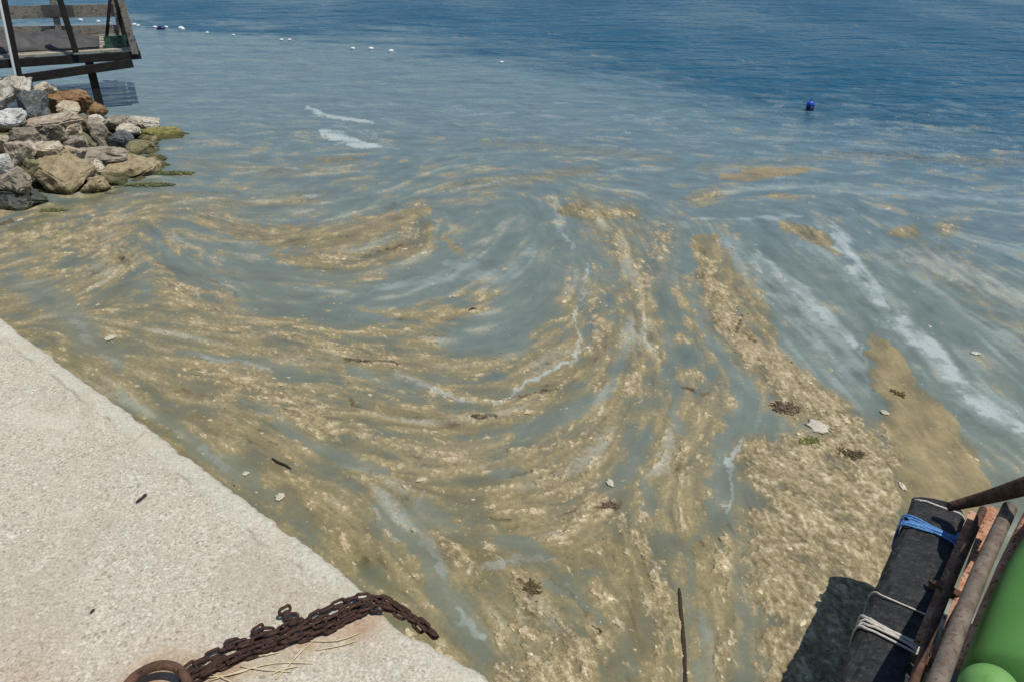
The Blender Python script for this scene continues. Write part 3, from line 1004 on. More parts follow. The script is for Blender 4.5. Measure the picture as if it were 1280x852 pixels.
def grid_piece(name, sel):
    qs = quads[sel]
    idx, inv = np.unique(qs.ravel(), return_inverse=True)
    me = bpy.data.meshes.new(name)
    nf = len(qs)
    me.vertices.add(len(idx))
    me.vertices.foreach_set('co', CO[idx].ravel())
    me.loops.add(nf * 4)
    me.loops.foreach_set('vertex_index', inv.astype(np.int32).ravel())
    me.polygons.add(nf)
    me.polygons.foreach_set('loop_start', np.arange(0, nf * 4, 4, dtype=np.int32))
    me.update(calc_edges=True)
    me.shade_smooth()
    a = me.attributes.new('tint', 'FLOAT_COLOR', 'POINT')
    a.data.foreach_set('color', COLR[idx].ravel())
    for k, v in ATT.items():
        a = me.attributes.new(k, 'FLOAT', 'POINT')
        a.data.foreach_set('value', v[idx])
    me.normals_split_custom_set_from_vertices(NRM[idx].tolist())
    return link(name, me, M['water'])


tag(grid_piece('water', fc == 0), kind='structure')
tag(grid_piece('mucilage', fc == 90), 'broken tan and brown mucilage curds drifting in swirls on the grey water', 'mucilage', kind='stuff')
tag(grid_piece('sea_foam', fc == 91), 'thin whitish foam films and threads drawn out along the currents', 'foam', kind='stuff')
for k, lb in ((2, 'smooth tan scum mat beyond the black fender, widening toward the right'),
              (3, 'small smooth orange tan scum lens floating far out at upper right'),
              (4, 'largest curdled yellow tan scum mat, beside the shadow of the black fender'),
              (5, 'long curdled scum band curving down toward the largest mat'),
              (6, 'small pinkish scum clot at the head of the right-hand channel')):
    if (fc == k).sum() > 4:
        o = tag(grid_piece('scum_mat', fc == k), lb, 'scum mat', 'mats of floating scum')
        recentre(o)

# open sea out to the horizon, under and around the fine grid
bm = bmesh.new()
RR = 4500
lay = bm.verts.layers
xs_ = [-RR, -400, -80, -30, -10, 0, 10, 30, 80, 400, RR]
ys_ = [-400, -60, -10, 0, 6, 12, 20, 36, 60, 200, 1000, RR]
vg = [[bm.verts.new((x, y, -0.035)) for x in xs_] for y in ys_]
for j in range(len(ys_) - 1):
    for i in range(len(xs_) - 1):
        bm.faces.new((vg[j][i], vg[j][i + 1], vg[j + 1][i + 1], vg[j + 1][i]))
me = mesh_from('open_sea', bm)
n = len(me.vertices)
a = me.attributes.new('tint', 'FLOAT_COLOR', 'POINT')
cc = np.ones((n, 4), np.float32)
yy = np.array([v.co.y for v in me.vertices])
cc[:, :3] = np.where(yy[:, None] > 15, deep, turbB)
a.data.foreach_set('color', cc.ravel())
for k, v in (('scum', 0.0), ('crust', 0.0)):
    me.attributes.new(k, 'FLOAT', 'POINT')
a = me.attributes.new('wave', 'FLOAT', 'POINT')
a.data.foreach_set('value', np.where(yy > 15, 0.6, 0.05).astype(np.float32))
tag(link('open_sea', me, M['water']), kind='structure')


# ------------------------------------------------------------------ loose curds: small flakes with thickness
def flakes():
    N = 13000
    rs = np.random.RandomState(5)
    V, Fc, Cc = [], [], []
    k = 0
    tries = 0
    dens = np.clip(0.55 * (Tm > 0.3) * np.clip(0.35 + 0.4 * n_c * 2 + 0.25 * S_mid, 0.03, 1) + 0.5 * (Cm > 0.2) + 0.05 * tur * sstep(120, 260, VV), 0, 1)
    smooth_mat = (raft_of == 2) | (raft_of == 3)
    dens = np.where(smooth_mat, 0.09, dens)
    dens = np.where(raft_of == 4, 0.16, dens)
    dens = dens * sstep(150, 380, VV + 60 * (Tm > 0.3))
    vi = 0
    while k < N and tries < 400000:
        tries += 1
        i = rs.randint(0, NU); j = rs.randint(0, NV)
        dd = dens[j, i]
        if rs.rand() > dd: continue
        pm = PM[j, i]
        spx = min(rs.lognormal(0.55, 0.48), 5.2)
        if Cm[j, i] < 0.3 and rs.rand() < 0.7: spx *= 0.65
        rr = rs.rand()
        if rr >= 0.95: spx *= 0.5
        s = spx / pm
        a_ = ANG[j, i]
        wdx = math.cos(a_) / PM[j, i]
        wdy = -math.sin(a_) / (VS[j, i])
        th = math.atan2(wdy, wdx) + rs.normal(0, 0.45)
        asp = rs.uniform(1.1, 2.1)
        n_ = 7
        ca, sa = math.cos(th), math.sin(th)
        cx, cy, cz = X[j, i], Y[j, i], Z[j, i]
        hh = s * rs.uniform(0.03, 0.08)
        off = rs.rand()
        ring = []
        for q in range(n_):
            t = 2 * PI * (q + off) / n_
            r_ = s * (0.55 + 0.7 * rs.rand())
            lx, ly = math.cos(t) * r_ * asp * 0.75, math.sin(t) * r_ / 1.15
            ring.append((lx, ly))
        for lx, ly in ring:
            V.append((cx + lx * ca - ly * sa, cy + lx * sa + ly * ca, cz - 0.0015))
        for lx, ly in ring:
            lx *= 0.72; ly *= 0.72
            V.append((cx + lx * ca - ly * sa, cy + lx * sa + ly * ca, cz + hh * (0.6 + 0.6 * rs.rand())))
        for q in range(n_):
            Fc.append((vi + q, vi + (q + 1) % n_, vi + n_ + (q + 1) % n_, vi + n_ + q))
        Fc.append(tuple(vi + n_ + q for q in range(n_)))
        vi += 2 * n_
        base = col[j, i]
        if rr < 0.42: c_ = np.array(lin(184, 168, 128)) * rs.uniform(0.75, 1.1) * 0.5 + base * 0.5
        elif rr < 0.50: c_ = np.array(lin(196, 186, 158)) * rs.uniform(0.85, 1.05)
        elif rr < 0.90: c_ = base * rs.uniform(0.9, 1.4)
        elif rr < 0.95: c_ = base * 0.8
        else: c_ = np.array(lin(84, 72, 48)) * rs.uniform(0.7, 1.2)
        Cc.append(np.repeat([[c_[0], c_[1], c_[2], 1]], 2 * n_, 0))
        k += 1
    me = bpy.data.meshes.new('mucilage_flakes')
    me.from_pydata(V, [], Fc)
    a = me.attributes.new('tint', 'FLOAT_COLOR', 'POINT')
    a.data.foreach_set('color', np.concatenate(Cc).astype(np.float32).ravel())
    me.shade_smooth()
    tag(link('mucilage_flakes', me, M['curd']), 'countless cream and brown flakes of mucilage floating along the swirls', 'mucilage flakes', kind='stuff')


flakes()

# ================================================================== PIER
PZ = 0.9
E0 = at(620, 852, PZ)
E1 = at(0, 395, PZ)
ed = (E1 - E0); ed.z = 0
ed.normalize()
inn = Vector((-ed.y, ed.x, 0))                  # toward the inside of the pier
if inn.dot(Vector((-3, 0, 0))) < 0: inn = -inn


def to_st(px, py, z=PZ):
    p = at(px, py, z) - E0
    return p.dot(ed), p.dot(inn)


RC = to_st(192, 868)
rust_c = to_st(200, 850)


def pier():
    s = np.concatenate([np.arange(-2.5, -0.35, 0.05), np.arange(-0.35, 4.2, 0.0085), np.arange(4.2, 12, 0.06)])
    tt_ = np.concatenate([np.arange(0, 0.12, 0.006), np.arange(0.12, 2.3, 0.0085), np.arange(2.3, 9, 0.15)])
    S, TT = np.meshgrid(s, tt_)
    # worn front edge
    edge = 0.008 * fbm(S * 2.5, S * 0 + 3, 3, 41) + 0.011 * fbm(S * 30, S * 0 + 7, 3, 42, 0.75) + 0.010 * np.clip(fbm(S * 6, S * 0 + 1, 3, 44) * 3 - 0.5, 0, 1)
    # the broken place where the chain crosses
    sc, _t = to_st(512, 772)
    edge = edge + 0.035 * np.exp(-((S - sc) / 0.10) ** 2)
    back = np.exp(-TT / 0.10)
    Px = E0.x + ed.x * S + inn.x * (TT + edge * back)
    Py = E0.y + ed.y * S + inn.y * (TT + edge * back)
    round_ = -0.020 * np.exp(-TT / 0.012)
    z = PZ + round_ + 0.004 * fbm(S * 1.3, TT * 1.3, 3, 45) + 0.0008 * fbm(S * 20, TT * 20, 2, 46, 0.5)
    w_, id_ = worley(S * 62, TT * 62, 4)
    z = z + 0.0005 * (0.5 - w_) * (id_ > 0.35)
    pit = np.clip(fbm(S * 16, TT * 16, 3, 47) - 0.28, 0, 1)
    z = z - 0.010 * pit
    line = 0.075 + 0.018 * fbm(S * 3.0, S * 0, 3, 48) + 0.010 * fbm(S * 16, S * 0 + 9, 2, 49)
    crack = np.exp(-((TT - line) / 0.004) ** 2) * sstep(0.0, 0.25, fbm(S * 5, S * 0 + 20, 3, 50) + 0.12)
    # a cross crack as well
    sx_, tx_ = to_st(150, 552)
    cr2 = np.exp(-((S - sx_ - 0.05 * fbm(TT * 9, TT * 0, 3, 51) - (TT - 0.1) * 0.25) / 0.004) ** 2) * sstep(0.34, 0.2, TT) * 0.6
    crack = np.maximum(crack, cr2)
    z = z - 0.005 * crack
    rim = sstep(0.012, -0.012, TT - line) * (0.75 + 0.5 * fbm(S * 12, TT * 12, 2, 52))
    z = z + 0.002 * rim
    st = np.exp(-(((S - rust_c[0]) / 0.10) ** 2 + ((TT - rust_c[1]) / 0.09) ** 2)) * (0.75 + 0.8 * fbm(S * 14, TT * 14, 3, 53))
    a1 = to_st(250, 845); a2 = to_st(470, 775)
    vx, vy = a2[0] - a1[0], a2[1] - a1[1]
    q = np.clip(((S - a1[0]) * vx + (TT - a1[1]) * vy) / (vx * vx + vy * vy), 0, 1)
    dd = np.hypot(S - a1[0] - q * vx, TT - a1[1] - q * vy)
    st = np.maximum(st, np.exp(-(dd / 0.05) ** 2) * (0.42 + 0.6 * fbm(S * 10, TT * 10, 3, 54)))
    c1 = to_st(20, 865)
    st = np.maximum(st, 0.35 * np.exp(-(((S - c1[0]) / 0.12) ** 2 + ((TT - c1[1]) / 0.1) ** 2)))
    # face down into the water
    nd = 14
    zs = np.linspace(0, 1, nd + 1)[1:]
    fx = np.zeros((nd, len(s))); fy = fx.copy(); fz = fx.copy(); al = fx.copy()
    for k, f in enumerate(zs):
        dz = 1.5 * f ** 1.3
        wob = 0.012 * fbm(s * 9, s * 0 + dz * 9, 3, 60) - 0.012 * min(1, dz * 10)
        fx[k] = Px[0] + inn.x * wob
        fy[k] = Py[0] + inn.y * wob
        fz[k] = z[0] - dz
        al[k] = np.clip((0.55 - (PZ - dz)) / 0.5, 0, 1) * 0.9
    GX = np.vstack([fx[::-1], Px]); GY = np.vstack([fy[::-1], Py]); GZ = np.vstack([fz[::-1], z])
    ALG = np.vstack([al[::-1], Px * 0])
    pad = np.zeros_like(fx)
    nr, nc = GX.shape
    ids = np.arange(nr * nc, dtype=np.int32).reshape(nr, nc)
    qd = np.stack([ids[:-1, :-1], ids[:-1, 1:], ids[1:, 1:], ids[1:, :-1]], -1).reshape(-1, 4)
    if ed.cross(inn).z < 0: qd = qd[:, ::-1]
    me = bpy.data.meshes.new('concrete_pier')
    me.vertices.add(nr * nc)
    me.vertices.foreach_set('co', np.stack([GX, GY, GZ], -1).astype(np.float32).ravel())
    me.loops.add(len(qd) * 4)
    me.loops.foreach_set('vertex_index', np.ascontiguousarray(qd).ravel())
    me.polygons.add(len(qd))
    me.polygons.foreach_set('loop_start', np.arange(0, len(qd) * 4, 4, dtype=np.int32))
    me.update(calc_edges=True)
    me.shade_smooth()
    for nm, A in (('rim', np.vstack([pad + 0.3, rim])), ('crack', np.vstack([pad, crack])), ('stain', np.vstack([pad, st])), ('algae', ALG)):
        a = me.attributes.new(nm, 'FLOAT', 'POINT')
        a.data.foreach_set('value', np.clip(A, 0, 1).astype(np.float32).ravel())
    tag(link('concrete_pier', me, M['concrete']), kind='structure')


pier()

# ================================================================== CHAIN, RING, STRAW on the pier
def link_mesh(L=0.042, Wd=0.024, r=0.0044, n=14, m=6):
    bm = bmesh.new()
    path = []
    hw = Wd / 2 - r
    hl = L / 2 - r - hw
    for k in range(n):
        t = 2 * PI * k / n
        x = math.cos(t) * hw + (hl if math.cos(t) > 1e-6 else (-hl if math.cos(t) < -1e-6 else 0))
        path.append(Vector((x, math.sin(t) * hw, 0)))
    rings = []
    for i, p in enumerate(path):
        d = (path[(i + 1) % n] - path[i - 1]).normalized()
        s = d.cross(Vector((0, 0, 1)))
        rr = r * rnd.uniform(0.88, 1.12)
        rings.append([bm.verts.new(p + s * math.cos(2 * PI * k / m) * rr + Vector((0, 0, 1)) * math.sin(2 * PI * k / m) * rr) for k in range(m)])
    for i in range(n):
        a, b = rings[i], rings[(i + 1) % n]
        for k in range(m):
            bm.faces.new((a[k], a[(k + 1) % m], b[(k + 1) % m], b[k]))
    bmesh.ops.recalc_face_normals(bm, faces=bm.faces[:])
    return mesh_from('chain_link', bm, True)


def lay_links(root, line, pitch, meshes, roll0=0.6):
    L = [0.0]
    for a, b in zip(line[:-1], line[1:]): L.append(L[-1] + (b - a).length)
    tot = L[-1]
    n = int(tot / pitch)
    for k in range(n):
        def pos(s):
            s = max(0, min(tot - 1e-5, s))
            i = max(j for j in range(len(L)) if L[j] <= s)
            i = min(i, len(line) - 2)
            f = (s - L[i]) / (L[i + 1] - L[i])
            return line[i].lerp(line[i + 1], f)
        c = pos((k + 0.5) * pitch)
        d = (pos((k + 0.9) * pitch) - pos((k + 0.1) * pitch)).normalized()
        s, u = frame_of(d)
        roll = (roll0 if k % 2 else roll0 - PI / 2) + rnd.uniform(-0.25, 0.25)
        y = s * math.cos(roll) + u * math.sin(roll)
        z = d.cross(y)
        Mx = Matrix((d, y, z)).transposed().to_4x4()
        o = link('chain_link', rnd.choice(meshes), M['iron'], root)
        Mx.translation = c - root.location
        o.matrix_local = Mx


LM = [link_mesh() for _ in range(3)]
root = empty('mooring_chain', at(380, 800, PZ), 'heavy rusty brown mooring chain in several strands lying across the pier edge', 'chain')
cz = PZ + 0.010
strands = [
    [(228, 838, 2), (262, 815, 0), (330, 792, 0), (372, 778, 0), (405, 757, 1), (445, 743, 2), (478, 745, 1), (500, 758, 0), (516, 770, -1), (534, 784, -3), (550, 797, -8)],
    [(232, 846, 1), (280, 824, 0), (345, 800, 1), (400, 775, 2), (440, 757, 3), (475, 752, 2), (500, 764, 0), (522, 779, -2), (542, 795, -6)],
    [(240, 850, 0), (300, 826, 0), (360, 806, 0), (410, 790, 1), (450, 768, 1), (482, 762, 1), (505, 772, -1), (530, 788, -4)],
    [(225, 850, 0), (270, 830, 2), (335, 806, 3), (385, 785, 3), (430, 766, 3), (468, 746, 3), (492, 755, 2), (512, 770, 0), (533, 784, -4), (548, 800, -12)],
    [(252, 842, 2), (322, 812, 2), (380, 796, 0), (430, 780, 0), (462, 764, 0)],
    [(300, 806, 3), (345, 786, 2), (362, 776, 2), (380, 768, 2)],
    [(330, 815, 0), (372, 800, 1), (410, 788, 0), (447, 773, 0)],
]
for k, sdt in enumerate(strands):
    ln = smooth_line([at(x, y, cz + 0.006 * zz) for x, y, zz in sdt], 60)
    cen = smooth_line([at(x, y, cz) for x, y in ((238, 845), (290, 816), (350, 795), (400, 779), (445, 757), (478, 753), (502, 764), (526, 780))], 60)
    ln = [p + (min(cen, key=lambda c_: (c_ - p).length_squared) - p) * Vector((0.3, 0.3, 0)).length * (0.6 if 3 < i_ < 56 else 0.2) for i_, p in enumerate(ln)]
    for i_, p in enumerate(ln): p.z = max(p.z, PZ + 0.007) if p.z > PZ - 0.004 else p.z
    lay_links(root, ln, 0.0315, LM, 0.5 + 0.3 * k)
# stray upright shackle and loose links
for (x, y, zz, h, tilt) in ((356, 762, 0.022, 0.9, 1.1), (364, 770, 0.012, 0.3, 0.5), (322, 786, 0.014, 1.0, 1.3), (334, 788, 0.012, 0.2, 1.0), (290, 803, 0.010, 0.6, 0.8)):
    o = link('chain_link', LM[0], M['iron'], root)
    o.location = at(x, y, PZ + zz) - root.location
    o.rotation_euler = (tilt, 0.2, h)

# iron mooring ring, lying tilted on a rust-stained spot
bm = bmesh.new()
rc = at(190, 873, PZ + 0.028)
n, m = 48, 12
rings = []
for i in range(n):
    t = 2 * PI * i / n
    c = Vector((math.cos(t) * 0.078, math.sin(t) * 0.078, 0))
    e = Vector((math.cos(t), math.sin(t), 0))
    rr = 0.0112 * (1 + 0.10 * mnoise.noise(Vector((math.cos(t) * 3, math.sin(t) * 3, 0))))
    rings.append([bm.verts.new(c + e * math.cos(2 * PI * k / m) * rr + Vector((0, 0, 1)) * math.sin(2 * PI * k / m) * rr) for k in range(m)])
for i in range(n):
    a, b = rings[i], rings[(i + 1) % n]
    for k in range(m):
        bm.faces.new((a[k], a[(k + 1) % m], b[(k + 1) % m], b[k]))
bmesh.ops.recalc_face_normals(bm, faces=bm.faces[:])
o = tag(link('mooring_ring', mesh_from('mooring_ring', bm, True), M['darkrust'], None, rc), 'thick rusty iron ring lying on the stained pier, holding the chain', 'mooring ring')
o.rotation_euler = (R(12), R(-8), 0.3)

# dry straw beside the chain
straws = [((262, 850), (300, 838), (345, 828), (392, 828)), ((345, 848), (372, 818), (392, 800)), ((300, 832), (330, 836), (365, 839)), ((304, 822), (330, 818), (352, 814)),
          ((248, 848), (258, 838), (266, 826)), ((255, 846), (285, 843), (312, 836)), ((380, 800), (420, 800), (450, 790)), ((340, 842), (352, 836), (372, 832)), ((250, 838), (275, 845), (290, 852)), ((395, 812), (425, 806), (446, 800))]
straw_lb = ['longest bent straw running from the ring along the underside of the chain', 'straw lying steeply from the lower straws up to the chain', 'straw crossing flat below the middle of the chain',
            'short straw tucked close under the chain', 'short straw rising out of the ring beside the chain', 'straw lying flat right of the iron ring', 'uppermost straw in the dusty patch under the chain',
            'short straw lying below all the others', 'straw nearest the iron ring, running down out of the picture', 'straw furthest right, close to the pier edge']
for k, p in enumerate(straws):
    bm = bmesh.new()
    ln = smooth_line([at(x, y, PZ + 0.004 + 0.003 * (j % 2)) for j, (x, y) in enumerate(p)], 10)
    add_tube(bm, ln, [0.0014] * 9 + [0.0006], 5)
    o = link('straw', mesh_from('straw', bm, True), M['straw'])
    recentre(o)
    tag(o, straw_lb[k], 'straw', 'dry straws by the chain')

# twig lying on the concrete, and a crumb further down
bm = bmesh.new()
add_tube(bm, [at(x, y, PZ + 0.008) for x, y in ((170, 627), (174, 624), (177, 622), (181, 618), (184, 617))], [0.002, 0.0045, 0.0028, 0.0045, 0.0018], 6)
tag(recentre(link('twig', mesh_from('twig', bm, True), M['twig'])), 'small dark bent twig lying alone on the pale concrete', 'twig')
bm = bmesh.new()
add_tube(bm, [at(x, y, PZ + 0.006) for x, y in ((113, 765), (116, 762), (119, 760))], [0.002, 0.0035, 0.001], 6)
tag(recentre(link('wood_chip', mesh_from('wood_chip', bm, True), M['twig'])), 'tiny dark wood chip on the concrete left of the iron ring', 'wood chip')


# ================================================================== ROCKS
def rock_mesh(sx, sy, sz, seed, rough=1.0):
    r = random.Random(seed)
    bm = bmesh.new()
    for _ in range(r.randint(13, 18)):
        v = Vector((r.gauss(0, 1), r.gauss(0, 1), r.gauss(0, 1))).normalized()
        v = Vector([math.copysign(abs(c) ** 0.72, c) for c in v]) * r.uniform(0.82, 1.0)
        bm.verts.new((v.x, v.y, v.z))
    h = bmesh.ops.convex_hull(bm, input=bm.verts[:])
    bmesh.ops.delete(bm, geom=[g for g in set(h['geom_interior']) | set(h['geom_unused']) if isinstance(g, bmesh.types.BMVert) and g.is_valid], context='VERTS')
    bmesh.ops.dissolve_limit(bm, angle_limit=R(14), verts=bm.verts[:], edges=bm.edges[:])
    bmesh.ops.bevel(bm, geom=bm.edges[:], offset=0.07, segments=2, affect='EDGES', clamp_overlap=True)
    bmesh.ops.triangulate(bm, faces=bm.faces[:])
    for _ in range(3):
        lg = [e for e in bm.edges if e.calc_length() > 0.22]
        if not lg: break
        bmesh.ops.subdivide_edges(bm, edges=lg, cuts=1)
        bmesh.ops.triangulate(bm, faces=[f for f in bm.faces if len(f.verts) > 3])
    bm.normal_update()
    off = Vector((seed * 3.7, seed * 1.9, seed * 5.1))
    for v in bm.verts:
        d = mnoise.fractal(v.co * 1.6 + off, 0.9, 2.1, 5) * 0.15 + abs(mnoise.noise(v.co * 4 + off)) * -0.10
        v.co += v.normal * d * rough
    for v in bm.verts:
        v.co = Vector((v.co.x * sx, v.co.y * sy, v.co.z * sz))
    return bm


ROCKS = [  # px, py, width px, height px, base height, material, label
    (18, 113, 52, 30, 0.62, 'pale', 'large rounded pale boulder at the top of the pile under the white pole'),
    (10, 146, 34, 26, 0.52, 'white', 'flat-topped white stone block at the left edge of the pile'),
    (46, 139, 36, 44, 0.42, 'slate', 'blue-grey slate rock between the white block and the rusty rock'),
    (52, 111, 30, 14, 0.55, 'cream', 'small cream rock behind the blue-grey slate rock'),
    (84, 126, 50, 34, 0.34, 'rustrock', 'orange brown iron-stained boulder left of the platform leg'),
    (118, 138, 24, 24, 0.12, 'rustrock', 'small rusty brown rock at the foot of the platform leg'),
    (104, 132, 16, 14, 0.2, 'olive', 'small dark rock between the rusty boulder and the platform leg'),
    (68, 155, 54, 24, 0.38, 'pink', 'wide pinkish grey rock below the blue-grey slate'),
    (30, 176, 46, 32, 0.38, 'grey', 'blocky grey-brown rock below the white block'),
    (62, 172, 40, 26, 0.34, 'grey', 'dark-bellied grey rock right of the blocky grey-brown one'),
    (84, 164, 30, 22, 0.3, 'cream', 'cream rock in the middle of the pile left of the round olive one'),
    (98, 157, 28, 26, 0.26, 'olive', 'round olive brown rock in the middle of the pile'),
    (86, 137, 24, 18, 0.32, 'cream', 'small cream rock in front of the orange brown boulder'),
    (92, 181, 34, 20, 0.24, 'grey', 'low grey rock in the gap under the cream rock'),
    (108, 178, 24, 22, 0.2, 'olive', 'olive rock with rounded face below the round olive brown one'),
    (124, 168, 24, 34, 0.18, 'grey', 'upright grey rock in the middle of the pile'),
    (118, 153, 24, 16, 0.2, 'pale', 'pale rock above the upright grey rock'),
    (142, 155, 34, 20, 0.14, 'grey', 'grey rock between the pile middle and the pale tan block'),
    (179, 156, 42, 21, 0.06, 'pale', 'pale tan flat rock at the seaward end of the pile'),
    (162, 165, 24, 16, 0.08, 'pale', 'small pale rock behind the dark upright rock'),
    (205, 169, 46, 13, 0.01, 'algae', 'low yellow-green algae covered rock at the pile tip'),
    (229, 171, 20, 8, -0.01, 'weed', 'small dark rock awash beyond the yellow-green one'),
    (154, 180, 26, 28, 0.08, 'slate', 'dark angular rock right of the upright grey one'),
    (140, 172, 22, 20, 0.14, 'grey', 'small grey rock left of the dark angular one'),
    (177, 188, 32, 20, 0.03, 'olive', 'mossy olive rock at the waterline above the large tan one'),
    (188, 176, 22, 14, 0.03, 'tan', 'small tan rock between the algae rock and mossy olive rock'),
    (124, 195, 54, 17, 0.16, 'grey', 'long flat grey slab in the middle of the pile'),
    (168, 211, 60, 32, 0.03, 'tan', 'large brown tan rock at the water on the right of the pile'),
    (78, 221, 68, 54, 0.10, 'tan', 'biggest smooth-faced tan boulder at the front of the pile'),
    (62, 190, 44, 24, 0.30, 'cream', 'rough cream-crusted rock on top of the biggest tan boulder'),
    (92, 191, 26, 18, 0.26, 'pink', 'small pinkish crusted rock beside the cream-crusted one'),
    (26, 193, 34, 30, 0.34, 'pink', 'pointed pinkish rock above the wet grey slab'),
    (4, 205, 20, 26, 0.32, 'white', 'small white rock at the left edge above the wet slab'),
    (4, 180, 24, 20, 0.36, 'pink', 'brown pink rock at the left edge under the white block'),
    (18, 226, 56, 28, 0.20, 'grey', 'grey slab with wet shiny top in front of the pointed rock'),
    (20, 250, 70, 32, 0.02, 'wetslate', 'large dark wet slate rock at the front left waterline'),
    (40, 213, 24, 26, 0.20, 'olive', 'narrow olive rock wedged left of the biggest tan boulder'),
    (112, 211, 32, 22, 0.14, 'cream', 'cream rock right of the biggest tan boulder'),
    (119, 232, 28, 22, 0.05, 'tan', 'small brown rock at the waterline right of the biggest boulder'),
    (141, 224, 30, 20, 0.04, 'olive', 'cream and olive rock left of the large brown tan one'),
    (5, 279, 24, 14, 0.0, 'pale', 'small pale yellow rock awash at the left edge'),
    (146, 246, 34, 7, -0.01, 'pale', 'flat pale rock awash in front of the pile'),
    (-30, 130, 60, 50, 0.5, 'pale', 'pale rock cut by the left edge beside the white block'), (-32, 180, 60, 50, 0.35, 'tan', 'tan rock cut by the left edge below the white block'), (-36, 230, 60, 50, 0.15, 'grey', 'grey rock cut by the left edge behind the wet slate rock'),
]
for k, (px, py, w, h, zb, mt, lb) in enumerate(ROCKS):
    pm = pxm(px, py, zb)
    sx = w / pm / 2 * 1.36
    depr = math.atan2(CAM_H - zb, at(px, py, zb).y)
    flat = h < 11
    sz = (h / pm / 2) * 1.3 if not flat else sx * 0.34
    sy = max(sx * rnd.uniform(0.7, 0.95), 0.08) if not flat else sx * 0.62
    if flat: zb = -sz * 0.62
    bm = rock_mesh(sx, sy, sz * 1.02, 100 + k)
    o = link('rock', mesh_from('rock', bm), M[mt])
    c = at(px, py, zb)
    o.location = c
    o.rotation_euler = (rnd.uniform(-0.18, 0.18), rnd.uniform(-0.15, 0.15), rnd.uniform(-0.5, 0.5))
    if flat: o.rotation_euler = (0, 0, 0)
    tag(o, lb or 'rock of the pile behind the left edge of the picture', 'rock', 'rocks heaped beside the pier')

# rubble filling the gaps under the boulders
bm = bmesh.new()
for k in range(260):
    px = rnd.uniform(-70, 200)
    lo = 150 + 0.10 * max(px, 0)
    hi = 262 - max(px, 0) * 0.18
    py = rnd.uniform(lo, hi)
    f = (hi - py) / (hi - lo)
    z = max(-0.03, (0.05 + 0.34 * f * max(0, 1 - px / 190)) - 0.13)
    s = rnd.uniform(0.05, 0.12)
    c = at(px, py, z)
    g = bmesh.ops.create_icosphere(bm, subdivisions=1, radius=s)
    for v in g['verts']:
        v.co += Vector((rnd.uniform(-1, 1), rnd.uniform(-1, 1), rnd.uniform(-1, 1))) * s * 0.3
        v.co = Vector((v.co.x * 1.3, v.co.y, v.co.z * 0.75)) + c
tag(recentre(link('rubble', mesh_from('rubble', bm), M['olive'])), 'small dark stones filling the gaps between the boulders', 'rubble', kind='stuff')
# the bank the boulders lie on
bm = bmesh.new()
ring_px = [(-160, 285), (-40, 272), (40, 262), (110, 246), (160, 228), (188, 208), (190, 180), (170, 160), (130, 146), (80, 128), (20, 118), (-80, 112), (-200, 112)]
ctr = at(-40, 180, 0.34)
prev = None
N_R = 7
loops = []
for k in range(N_R + 1):
    f = k / N_R
    lp = []
    for (x, y) in ring_px:
        p = at(x, y, 0.0)
        q = p.lerp(Vector((ctr.x, ctr.y, 0)), f)
        q.z = -0.30 + 0.52 * (1 - (1 - f) ** 2) + 0.04 * mnoise.noise(q * 3)
        lp.append(bm.verts.new(q))
    loops.append(lp)
for a, b in zip(loops[:-1], loops[1:]):
    for i in range(len(ring_px)):
        j = (i + 1) % len(ring_px)
        bm.faces.new((a[i], a[j], b[j], b[i]))
bmesh.ops.recalc_face_normals(bm, faces=bm.faces[:])
tag(link('rocky_bank', mesh_from('rocky_bank', bm), M['olive']), kind='structure')

# ================================================================== PLATFORM on stilts, top left
DZ = 0.66
A = at(20, 79, DZ)
B = at(171, 69, DZ)
fd = (B - A); fd.z = 0
fl = fd.length
fd.normalize()
bk = Vector((-fd.y, fd.x, 0))
if bk.y < 0: bk = -bk
A0 = A - fd * 1.6                    # the deck goes on to the left, out of the frame
depth = 1.55
plat = empty('wooden_platform', (B.x, B.y, 0), 'weathered timber platform on dark stilts standing over the water behind the rocks', 'platform')


def part(name, fn, mat, parent=plat, smooth=False):
    bm = bmesh.new()
    fn(bm)
    o = link(name, mesh_from(name, bm, smooth), mat, parent)
    wl_ = Vector((0, 0, 0))
    q = parent
    while q is not None:
        wl_ = wl_ + q.location
        q = q.parent
    # origin at the piece's own centre
    me = o.data
    c = sum((v.co for v in me.vertices), Vector()) / len(me.vertices)
    for v in me.vertices: v.co -= c
    o.location = c - wl_
    return o


up = Vector((0, 0, 1))
part('front_beam', lambda bm: add_beam(bm, A0, B + fd * 0.05, 0.09, 0.10, bev=0.006), M['blackwood'])
part('front_beam', lambda bm: add_beam(bm, A0 + bk * depth, B + bk * depth, 0.09, 0.10, bev=0.006), M['blackwood'])
lo0, lo1 = on_wall(-30, 107, A - bk * 0.06, B - bk * 0.06), on_wall(166, 79, A - bk * 0.06, B - bk * 0.06)
part('lower_beam', lambda bm: add_beam(bm, lo0, lo1, 0.08, 0.105, bev=0.006), M['blackwood'])
part('side_beam', lambda bm: add_beam(bm, B + bk * 0.03, B + bk * (depth - 0.03), 0.08, 0.10, bev=0.006), M['blackwood'])
for f in (0.08, 0.42, 0.74):
    p = A.lerp(B, f)
    part('joist', lambda bm: add_beam(bm, p + bk * 0.05 - up * 0.02, p + bk * (depth - 0.05) - up * 0.02, 0.06, 0.09), M['blackwood'])
